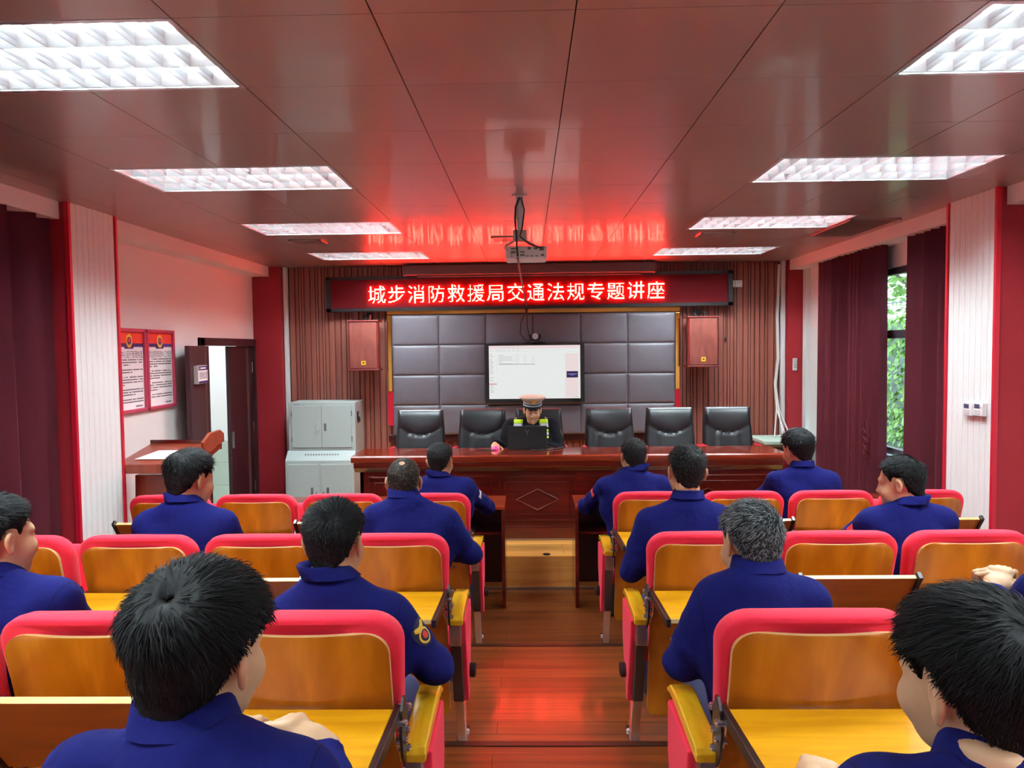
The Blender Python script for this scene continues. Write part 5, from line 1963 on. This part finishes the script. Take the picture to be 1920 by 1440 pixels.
            if kind == 'shield':
                p0 = pat(shield, 0.0015, 'arm_badge', 'patch_navy', jk)
                circ = [(0.024 * math.cos(t), 0.024 * math.sin(t) + 0.012) for t in np.linspace(0, 2 * PI, 16, endpoint=False)]
                pat(circ, 0.0035, 'badge_ring', 'patch_gold', p0)
                pat([(u * 0.72, (v - 0.012) * 0.72 + 0.012) for u, v in circ], 0.0050, 'badge_centre', 'patch_navy', p0)
                pat([(u * 0.42, (v - 0.012) * 0.5 + 0.010) for u, v in circ], 0.0062, 'badge_star', 'patch_red', p0)
                pat([(-0.022, -0.030), (0.022, -0.030), (0.024, -0.020), (-0.024, -0.020)], 0.0038, 'badge_bar', 'patch_gold', p0)
            elif kind == 'chevron':
                for q in (0.0, 0.022):
                    pat([(-0.04, 0.02 + q), (0.0, 0.0 + q), (0.04, 0.02 + q), (0.04, 0.031 + q), (0.0, 0.011 + q), (-0.04, 0.031 + q)], 0.002, 'chevron', 'patch_gold', jk, 0.45)
            elif kind == 'round':
                circ = [(0.034 * math.cos(t), 0.046 * math.sin(t)) for t in np.linspace(0, 2 * PI, 18, endpoint=False)]
                p0 = pat(circ, 0.0015, 'arm_badge', 'patch_white', jk)
                pat([(u * 0.8, v * 0.8) for u, v in circ], 0.0032, 'badge_centre', 'patch_navy', p0)
                pat([(u * 0.4, v * 0.45) for u, v in circ], 0.0046, 'badge_star', 'patch_white', p0)
            else:
                pat([(-0.03, -0.02), (0.03, -0.02), (0.03, 0.02), (-0.03, 0.02)], 0.002, 'arm_flag', 'patch_red' if kind == 'red' else 'patch_white', jk, 0.35)
    # ---- trousers and shoes
    kn = [PV + NP((sx * 0.11 + knee_dx, 0.40, -0.05)) for sx in (-1, 1)]
    if feet is not None:
        an = [loc(q) for q in feet]
    else:
        an = [k + NP((0.0, 0.03, -(k[2] - 0.10))) for k in kn]
    def ftr(p):
        d = ell(p, PV, (0.165, 0.125, 0.105))
        for sx, k, a in ((-1, kn[0], an[0]), (1, kn[1], an[1])):
            d = smin(d, cap(p, PV + NP((sx * 0.085, 0, -0.01)), k, 0.082, 0.064), 0.03)
            d = smin(d, cap(p, k, a, 0.064, 0.055), 0.02)
        return d + wob(p, seed + 3, 0.004)
    pts = np.stack([PV, *kn, *an])
    V, F = surface(ftr, pts.min(0) - NP((0.18, 0.15, 0.07)), pts.max(0) + NP((0.18, 0.1, 0.13)), 0.013)
    mesh_obj('trousers', V, F, 'trouser_navy' if cloth == 'navy' else 'police_black', root)
    for a in an:
        def fsh(p):
            d = cap(p, a + NP((0, -0.03, -0.065)), a + NP((0, 0.13, -0.072)), 0.040, 0.036)
            d = smin(d, cap(p, a + NP((0, -0.02, 0)), a + NP((0, -0.02, -0.05)), 0.046), 0.02)
            return np.maximum(d, (a[2] - 0.10) - p[:, 2])
        V, F = surface(fsh, a + NP((-0.07, -0.1, -0.12)), a + NP((0.07, 0.2, 0.06)), 0.009)
        mesh_obj('shoe', V, F, 'shoe_black', root)
    return dict(root=root, body=body, H=H, R=R, hs=hs, N=N, J=jk, m=m, fj=fjack, B=B, O=O)

cloth_mat('jacket_navy', (10, 12, 70), seam_z=-0.115, arm_x=0.165)
TB = 0.81   # height of an open tablet over its tier
tA, tB, tC, tZ = ROW_Z['A'], ROW_Z['B'], ROW_Z['C'], ROW_Z['Z']
person('man with short black hair in the nearest row, elbow on the aisle armrest', [-0.567, 2.15, 1.389], [-0.690, 2.12, 1.195], [-0.412, 2.12, 1.186], (-9, 8, 0), 0.98,
       EL=[-0.79, 2.25, 1.0], ER=[-0.290, 2.20, 1.005], WL=[-0.66, 2.50, 1.0], WR=[-0.42, 2.47, 0.98], ct=1.349, tier=tA, pelvis=(-0.575, 2.22, tA + 0.55), style='short', whorl=(0.024, -0.080, 0.075), patch=[(1, 'shield')], hair_n=5000, feet=None)
person('man in the left foreground with thick black hair, hands raised over the seat in front', [-0.514, 1.14, 1.478], [-0.655, 1.08, 1.315], [-0.350, 1.08, 1.300], (-13, 8, 2), 1.05,
       EL=[-0.76, 1.26, 1.08], ER=[-0.325, 1.25, 1.06], WL=[-0.665, 1.49, 1.15], WR=[-0.425, 1.49, 1.150], ct=1.44, tier=tZ, pelvis=(-0.53, 0.93, tZ + 0.55), style='thick', whorl=(0.0, -0.075, 0.088), hair_n=11000,
       hands=(dict(fwd=(0.95, 0.25, 0.12), back=(0.1, -0.6, 0.8), curl=(15, 20, 15), h=0.0028), dict(fwd=(-0.80, 0.18, 0.42), back=(0.45, 0.1, 0.85), curl=(52, 62, 40), index=(34, 48, 22), h=0.0024, thumb=(0.40, 0.90, -0.40))), skin='skin_pale')
person('man in the right foreground with thick black hair, head turned to the left', [0.672, 1.14, 1.43], [0.515, 1.08, 1.272], [0.805, 1.08, 1.262], (20, 6, -4), 1.06,
       EL=[0.42, 1.25, 1.05], ER=[0.90, 1.25, 1.05], WL=[0.56, 1.48, 1.08], WR=[0.76, 1.48, 1.08], ct=1.385, tier=tZ, pelvis=(0.68, 0.93, tZ + 0.55), style='thick', whorl=(0.015, -0.082, 0.080), hair_n=11000, skin='skin_pale')
person('man in profile at the left picture edge, face turned to the right, gold arm badge', [-1.561, 2.15, 1.408], [-1.665, 2.12, 1.225], [-1.385, 2.12, 1.222], (-16, 4, 0), 1.0,
       ER=[-1.315, 2.24, 1.02], WR=[-1.45, 2.48, 1.02], ct=1.36, tier=tA, pelvis=(-1.62, 2.22, tA + 0.55), style='short', whorl=(-0.02, -0.075, 0.085), patch=[(1, 'shield')], hair_n=5000, skin='skin_pale', byaw=-8)
person('grey-haired man seated in the nearest row at the aisle, left elbow out', [0.661, 2.24, 1.355], [0.535, 2.18, 1.205], [0.800, 2.18, 1.204], (14, 14, 4), 0.98,
       EL=[0.455, 2.24, 1.00], ER=[0.905, 2.32, 1.01], WL=[0.60, 2.50, 1.03], WR=[0.78, 2.52, 1.03], ct=1.34, tier=tA, pelvis=(0.71, 2.22, tA + 0.55), style='grey', whorl=(0.045, -0.072, 0.070), hair_n=6000)
person('man mostly outside the right picture edge, only his sleeve and clasped hands showing', [1.625, 2.2, 1.401], [1.480, 2.16, 1.235], [1.76, 2.16, 1.235], (10, 5, 0), 1.0,
       EL=[1.400, 2.22, 1.07], ER=[1.84, 2.28, 1.02], WL=[1.475, 2.40, 1.17], WR=[1.56, 2.42, 1.16], tier=tA, pelvis=(1.45, 2.22, tA + 0.55), style='short', hair_n=1500, skin='skin_pale',
       hands=(dict(fwd=(0.55, 0.45, 0.45), back=(-0.6, -0.5, 0.7), curl=(45, 60, 40), h=0.003), dict(fwd=(-0.6, 0.45, 0.45), back=(0.5, -0.5, 0.75), curl=(45, 60, 40), h=0.003)))
person('man with a black mop of hair in the middle row, turned towards the open door', [-1.587, 3.465, 1.35], [-1.765, 3.42, 1.150], [-1.415, 3.42, 1.147], (-27, 12, 0), 1.06,
       ct=1.306, tier=tB, pelvis=(-1.62, 3.48, tB + 0.55), style='thick', whorl=(0.0, -0.06, 0.098), near=0, hair_n=3000, patch=[(1, 'chevron')])
person('balding man seated in the middle row by the aisle', [-0.596, 3.55, 1.317], [-0.72, 3.5, 1.160], [-0.400, 3.5, 1.135], (0, 8, 0), 0.97,
       ER=[-0.290, 3.56, 0.965], WR=[-0.44, 3.80, 0.93], ct=1.302, tier=tB, pelvis=(-0.58, 3.48, tB + 0.55), style='balding', whorl=(0.0, -0.070, 0.092), near=0, hair_n=2600)
person('man with dark cropped hair in the middle row by the aisle on the window side', [0.737, 3.52, 1.36], [0.555, 3.48, 1.128], [0.885, 3.48, 1.145], (4, 5, 2), 1.02,
       EL=[0.475, 3.50, 0.90], WL=[0.62, 3.74, 0.90], ct=1.29, tier=tB, pelvis=(0.74, 3.48, tB + 0.55), style='crew', whorl=(0.02, -0.070, 0.09), near=0, hair_n=2600)
person('man in the middle row whose face shows in left profile before the curtain', [1.733, 3.52, 1.3], [1.595, 3.5, 1.120], [1.915, 3.5, 1.122], (40, 10, 0), 1.0,
       EL=[1.50, 3.62, 0.965], WL=[1.50, 3.86, 0.945], ct=1.257, tier=tB, pelvis=(1.80, 3.48, tB + 0.55), style='short', near=0, hair_n=3000, skin='skin_pale', patch=[(-1, 'red')], byaw=8)
person('man at the front-row desk by the aisle on the cabinet side, pale arm flag', [-0.595, 5.0, 1.195], [-0.730, 4.97, 1.018], [-0.425, 4.97, 1.020], (-14, 6, 0), 1.0,
       ER=[-0.305, 5.28, 0.835], WR=[-0.42, 5.57, 0.82], EL=[-0.84, 5.2, 0.85], WL=[-0.70, 5.50, 0.83], ct=1.151, tier=0, pelvis=(-0.59, 5.0, 0.55), style='crew', near=0, hair_n=1500, patch=[(1, 'white')])
person('man at the front-row desk by the aisle on the window side, red arm flag', [0.694, 5.0, 1.214], [0.515, 4.97, 1.030], [0.865, 4.97, 1.033], (8, 4, 0), 1.0,
       EL=[0.400, 5.25, 0.835], WL=[0.53, 5.56, 0.82], ct=1.181, tier=0, pelvis=(0.70, 5.0, 0.55), style='crew', near=0, hair_n=1500, patch=[(-1, 'red')])
person('man with swept black hair at the front-row desk beside the side table', [1.782, 5.0, 1.256], [1.64, 4.97, 1.050], [1.985, 4.97, 1.053], (16, 8, -4), 1.04,
       EL=[1.56, 5.2, 0.85], WL=[1.68, 5.53, 0.82], ct=1.197, tier=0, pelvis=(1.81, 5.0, 0.55), style='thick', near=0, hair_n=1500)

# ---- the officer behind the desk, facing the room
of = person('police officer in white-topped cap and yellow-green vest working at a laptop', [0.037, 7.08, 1.358], [0.222, 7.20, 1.208], [-0.180, 7.20, 1.208], (4, 11, 0), 0.96,
            EL=[0.30, 7.08, 0.965], ER=[-0.245, 7.10, 1.0], WL=[0.12, 6.98, 1.065], WR=[-0.315, 6.905, 1.062], tier=0.27, pelvis=(0.06, 7.13, 0.27 + 0.56), byaw=180, cloth='police', style='short', near=1, hair_n=900,
            hands=(None, dict(fwd=(0.10, -0.95, -0.12), back=(0, -0.15, 1), curl=(18, 35, 22), h=0.003)), skin='skin', patch=[(-1, 'round')], group='officer at the desk', headwear='cap')
r_, H_, R_, s_ = of['root'], of['H'], of['R'], of['hs']
def hp(v):
    return tuple(R_ @ NP(v, float) * s_ + H_)
def on_head(b):
    b.v = [hp(v) for v in b.v]
    return b
# hair band under the cap, eyebrows, eyes and mouth
def fband(p):
    d = skull_local(p) - 0.005
    zl = np.interp(p[:, 1], [-0.09, -0.05, -0.03, 0.012, 0.02, 0.03, 0.05, 0.1], [-0.07, -0.06, 0.03, 0.034, 0.004, 0.004, 0.05, 0.06])
    return np.maximum(smax(d, (zl - p[:, 2]) * 0.7, 0.004), p[:, 2] - 0.085)
V, F = surface(fband, (-0.11, -0.13, -0.09), (0.11, 0.11, 0.12), 0.005)
mesh_obj('hair', V * s_ @ R_.T + H_, F, 'hair_black', r_, True, np.zeros(len(V)))
for sx in (-1, 1):
    on_head(MB().tube([(sx * 0.012, 0.0935, 0.0235), (sx * 0.028, 0.0925, 0.029), (sx * 0.046, 0.080, 0.0255)], [0.0032, 0.004, 0.0022], 8)).build('eyebrow', 'hair_black', of['body'], smooth=True)
    on_head(MB().tube([(sx * 0.0185, 0.0865, -0.001), (sx * 0.030, 0.0895, -0.0035), (sx * 0.043, 0.083, -0.001)], [0.0012, 0.0026, 0.0012], 8)).build('eye', 'eye_dark', of['body'], smooth=True)
on_head(MB().tube([(-0.020, 0.0855, -0.0655), (0, 0.0955, -0.0648), (0.020, 0.0855, -0.0655)], [0.001, 0.0026, 0.001], 8)).build('mouth', 'lip', of['body'], smooth=True)
# peaked cap
cp = None
b = MB()
def capring(z, rx, ry, dy=0.0, n=36, tilt=0.0):
    return [(rx * math.sin(2 * PI * k / n), dy - 0.008 + ry * math.cos(2 * PI * k / n), z + tilt * math.cos(2 * PI * k / n)) for k in range(n)]
b.loft([capring(0.058, 0.083, 0.102), capring(0.062, 0.086, 0.105), capring(0.098, 0.088, 0.107, tilt=0.006)])
cap_o = on_head(b).build('cap', 'cap_band', r_, smooth=True, angle=50)
b = MB()
b.loft([capring(0.098, 0.089, 0.108, tilt=0.006), capring(0.112, 0.104, 0.122, 0.004, tilt=0.012), capring(0.130, 0.126, 0.140, 0.006, tilt=0.018), capring(0.138, 0.128, 0.142, 0.006, tilt=0.020), capring(0.148, 0.112, 0.126, 0.006, tilt=0.018), capring(0.155, 0.07, 0.08, 0.006, tilt=0.012), capring(0.157, 0.02, 0.02, 0.006, tilt=0.004)])
on_head(b).build('cap_crown', 'cap_white', cap_o, smooth=True, angle=60)
b = MB()
rg = []
for k in range(17):
    a = math.radians(-62 + 124 * k / 16)
    i_ = (0.086 * math.sin(a), -0.008 + 0.105 * math.cos(a), 0.060)
    q = math.cos(a * 90 / 62 * 0.98)
    o_ = (0.094 * math.sin(a), -0.008 + 0.108 * math.cos(a) + 0.036 * q, 0.062 - 0.020 * q)
    rg.append([i_, o_, (o_[0], o_[1], o_[2] - 0.003), (i_[0], i_[1], i_[2] - 0.003)])
b.loft(rg)
on_head(b).build('peak', 'black_plastic', cap_o, smooth=True, angle=50)
for z_, rr in ((0.066, 0.002), (0.092, 0.002)):
    b = MB()
    b.tube(capring(z_, 0.0885, 0.1075, n=40, tilt=0.002), rr + 0.0015, 6, closed=True)
    on_head(b).build('cap_braid', 'reflective', cap_o, smooth=True)
b = MB()
b.lathe([(0.016, 0.128), (0.018, 0.124), (0.012, 0.120)], (0, 0, 0.118), 16, axis=1)
for k in range(10):
    a = 2 * PI * k / 10
    b.tube([(0.014 * math.sin(a), 0.124, 0.118 + 0.012 * math.cos(a)), (0.021 * math.sin(a), 0.123, 0.118 + 0.019 * math.cos(a))], 0.0035, 5)
on_head(b).build('cap_badge', 'gold_paint', cap_o, smooth=True)
# vest: bands laid over the jacket
fj, mJ = of['fj'], of['J']
def lay(path, w, off, name, mm, parent):
    """a strip of width w over the jacket along points given in x, z on the chest side"""
    rings = []
    for k, (x, z, side_) in enumerate(path):
        def hit(x, z):
            lo_, hi_ = -0.02, 0.30
            ok = fj(NP([[x, -0.02, z]]))[0] < 0
            if not ok:
                return -0.01
            for _ in range(14):
                md = (lo_ + hi_) / 2
                if fj(NP([[x, md, z]]))[0] < 0:
                    lo_ = md
                else:
                    hi_ = md
            return hi_
        row = []
        for q in range(5):
            xx = x + w * (q / 4 - 0.5)
            row.append((xx, hit(xx, z) + off, z))
        rings.append(row)
    bb = MB().loft(rings, closed=False)
    o2 = bb.build(name, mm, parent, smooth=True)
    sdm = o2.modifiers.new('thick', 'SOLIDIFY'); sdm.thickness = 0.004; sdm.offset = 0
    return o2
for sx in (-1, 1):
    vst = lay([(sx * (0.118 + 0.002 * k / 6), 0.062 - 0.035 * k / 6, 1) for k in range(7)], 0.085, 0.006, 'vest_shoulder', 'hi_vis', r_)
    vst.location = mJ.location
    v2 = lay([(sx * (0.122 + 0.004 * k / 6), 0.026 - 0.035 * k / 6, 1) for k in range(7)], 0.080, 0.008, 'reflective_band', 'reflective', vst)
    for (z0, z1, w, mm) in ((-0.03, -0.05, 0.06, 'hi_vis'), (-0.055, -0.08, 0.062, 'reflective'), (-0.09, -0.108, 0.06, 'hi_vis'), (-0.108, -0.15, 0.022, 'hi_vis'), (-0.165, -0.24, 0.024, 'hi_vis')):
        lay([(sx * 0.135, z0 + (z1 - z0) * k / 4, 1) for k in range(5)], w, 0.007, 'vest_band', mm, vst)
for sx in (-1, 1):
    e = MB().box(-0.022, 0.022, -0.03, 0.03, -0.004, 0.004).build('shoulder_mark', 'reflective', mJ, bevel=0.002)
    e.location = (sx * 0.155, 0.0, 0.066)
    e.rotation_euler = (0, sx * 0.35, 0)

# ---- on the speaker's desk: laptop, mouse, cables
DZ_ = 0.27 + 0.758
t = empty('laptop', (-0.015, 6.80, DZ_), 0)
tag(t, 'black laptop, lid towards the audience, on the speaker desk', 'laptop')
MB().box(-0.18, 0.18, -0.02, 0.235, 0.0, 0.022).build('base', 'black_plastic', t, bevel=0.004)
ld = MB().box(-0.178, 0.178, -0.008, 0.0, 0.0, 0.203).build('lid', 'black_matt', t, bevel=0.003)
ld.location = (0, -0.012, 0.02)
ld.rotation_euler = (math.radians(8), 0, 0)
b = MB()
for (pa, pb) in (((0, 0.145), (-0.018, 0.168)), ((0, 0.145), (0.018, 0.168)), ((0, 0.145), (0, 0.118))):
    dx, dz = pb[0] - pa[0], pb[1] - pa[1]
    L_ = math.hypot(dx, dz)
    nx, nz = -dz / L_ * 0.0022, dx / L_ * 0.0022
    b.prism([(pa[0] + nx, pa[1] + nz), (pa[0] - nx, pa[1] - nz), (pb[0] - nx, pb[1] - nz), (pb[0] + nx, pb[1] + nz)], 1, -0.0095, -0.008)
b.build('logo', 'steel_dark', ld)
MB().box(-0.172, 0.172, 0.0, 0.0008, 0.01, 0.196).build('screen', 'screen_grey', ld)
MB().box(-0.16, 0.16, 0.10, 0.21, 0.022, 0.0235).build('keyboard', 'black_matt', t)
b = MB()
b.lathe([(0.012, 0.0), (0.032, 0.002), (0.034, 0.012), (0.026, 0.026), (0.010, 0.033)], (-0.305, 6.815, DZ_), 20, sx=1.0, sy=1.4)
tag(b.build('computer_mouse', 'mouse_pink', smooth=True), 'small pink glowing computer mouse under the officer\'s right hand', 'computer mouse')
b = MB()
b.tube([(0.16, 6.95, DZ_ + 0.012), (0.22, 6.86, DZ_ + 0.006), (0.17, 6.74, DZ_ + 0.006), (0.02, 6.70, DZ_ + 0.006), (0.12, 6.72, DZ_ + 0.006), (0.26, 6.80, DZ_ + 0.006), (0.32, 6.9, DZ_ + 0.006)], 0.005, 6)
tag(b.build('charger_cable', 'cable_black', smooth=True), 'black charger cable lying before the laptop on the speaker desk', 'cable')
b = MB()
b.tube([(-0.30, 6.77, DZ_ + 0.006), (-0.36, 6.72, DZ_ + 0.006), (-0.45, 6.71, DZ_ + 0.008), (-0.47, 6.76, DZ_ + 0.006), (-0.42, 6.80, DZ_ + 0.006), (-0.36, 6.78, DZ_ + 0.006)], 0.004, 6)
tag(b.build('mouse_cable', 'cable_black', smooth=True), 'thin dark cable looped in front of the pink mouse', 'cable')
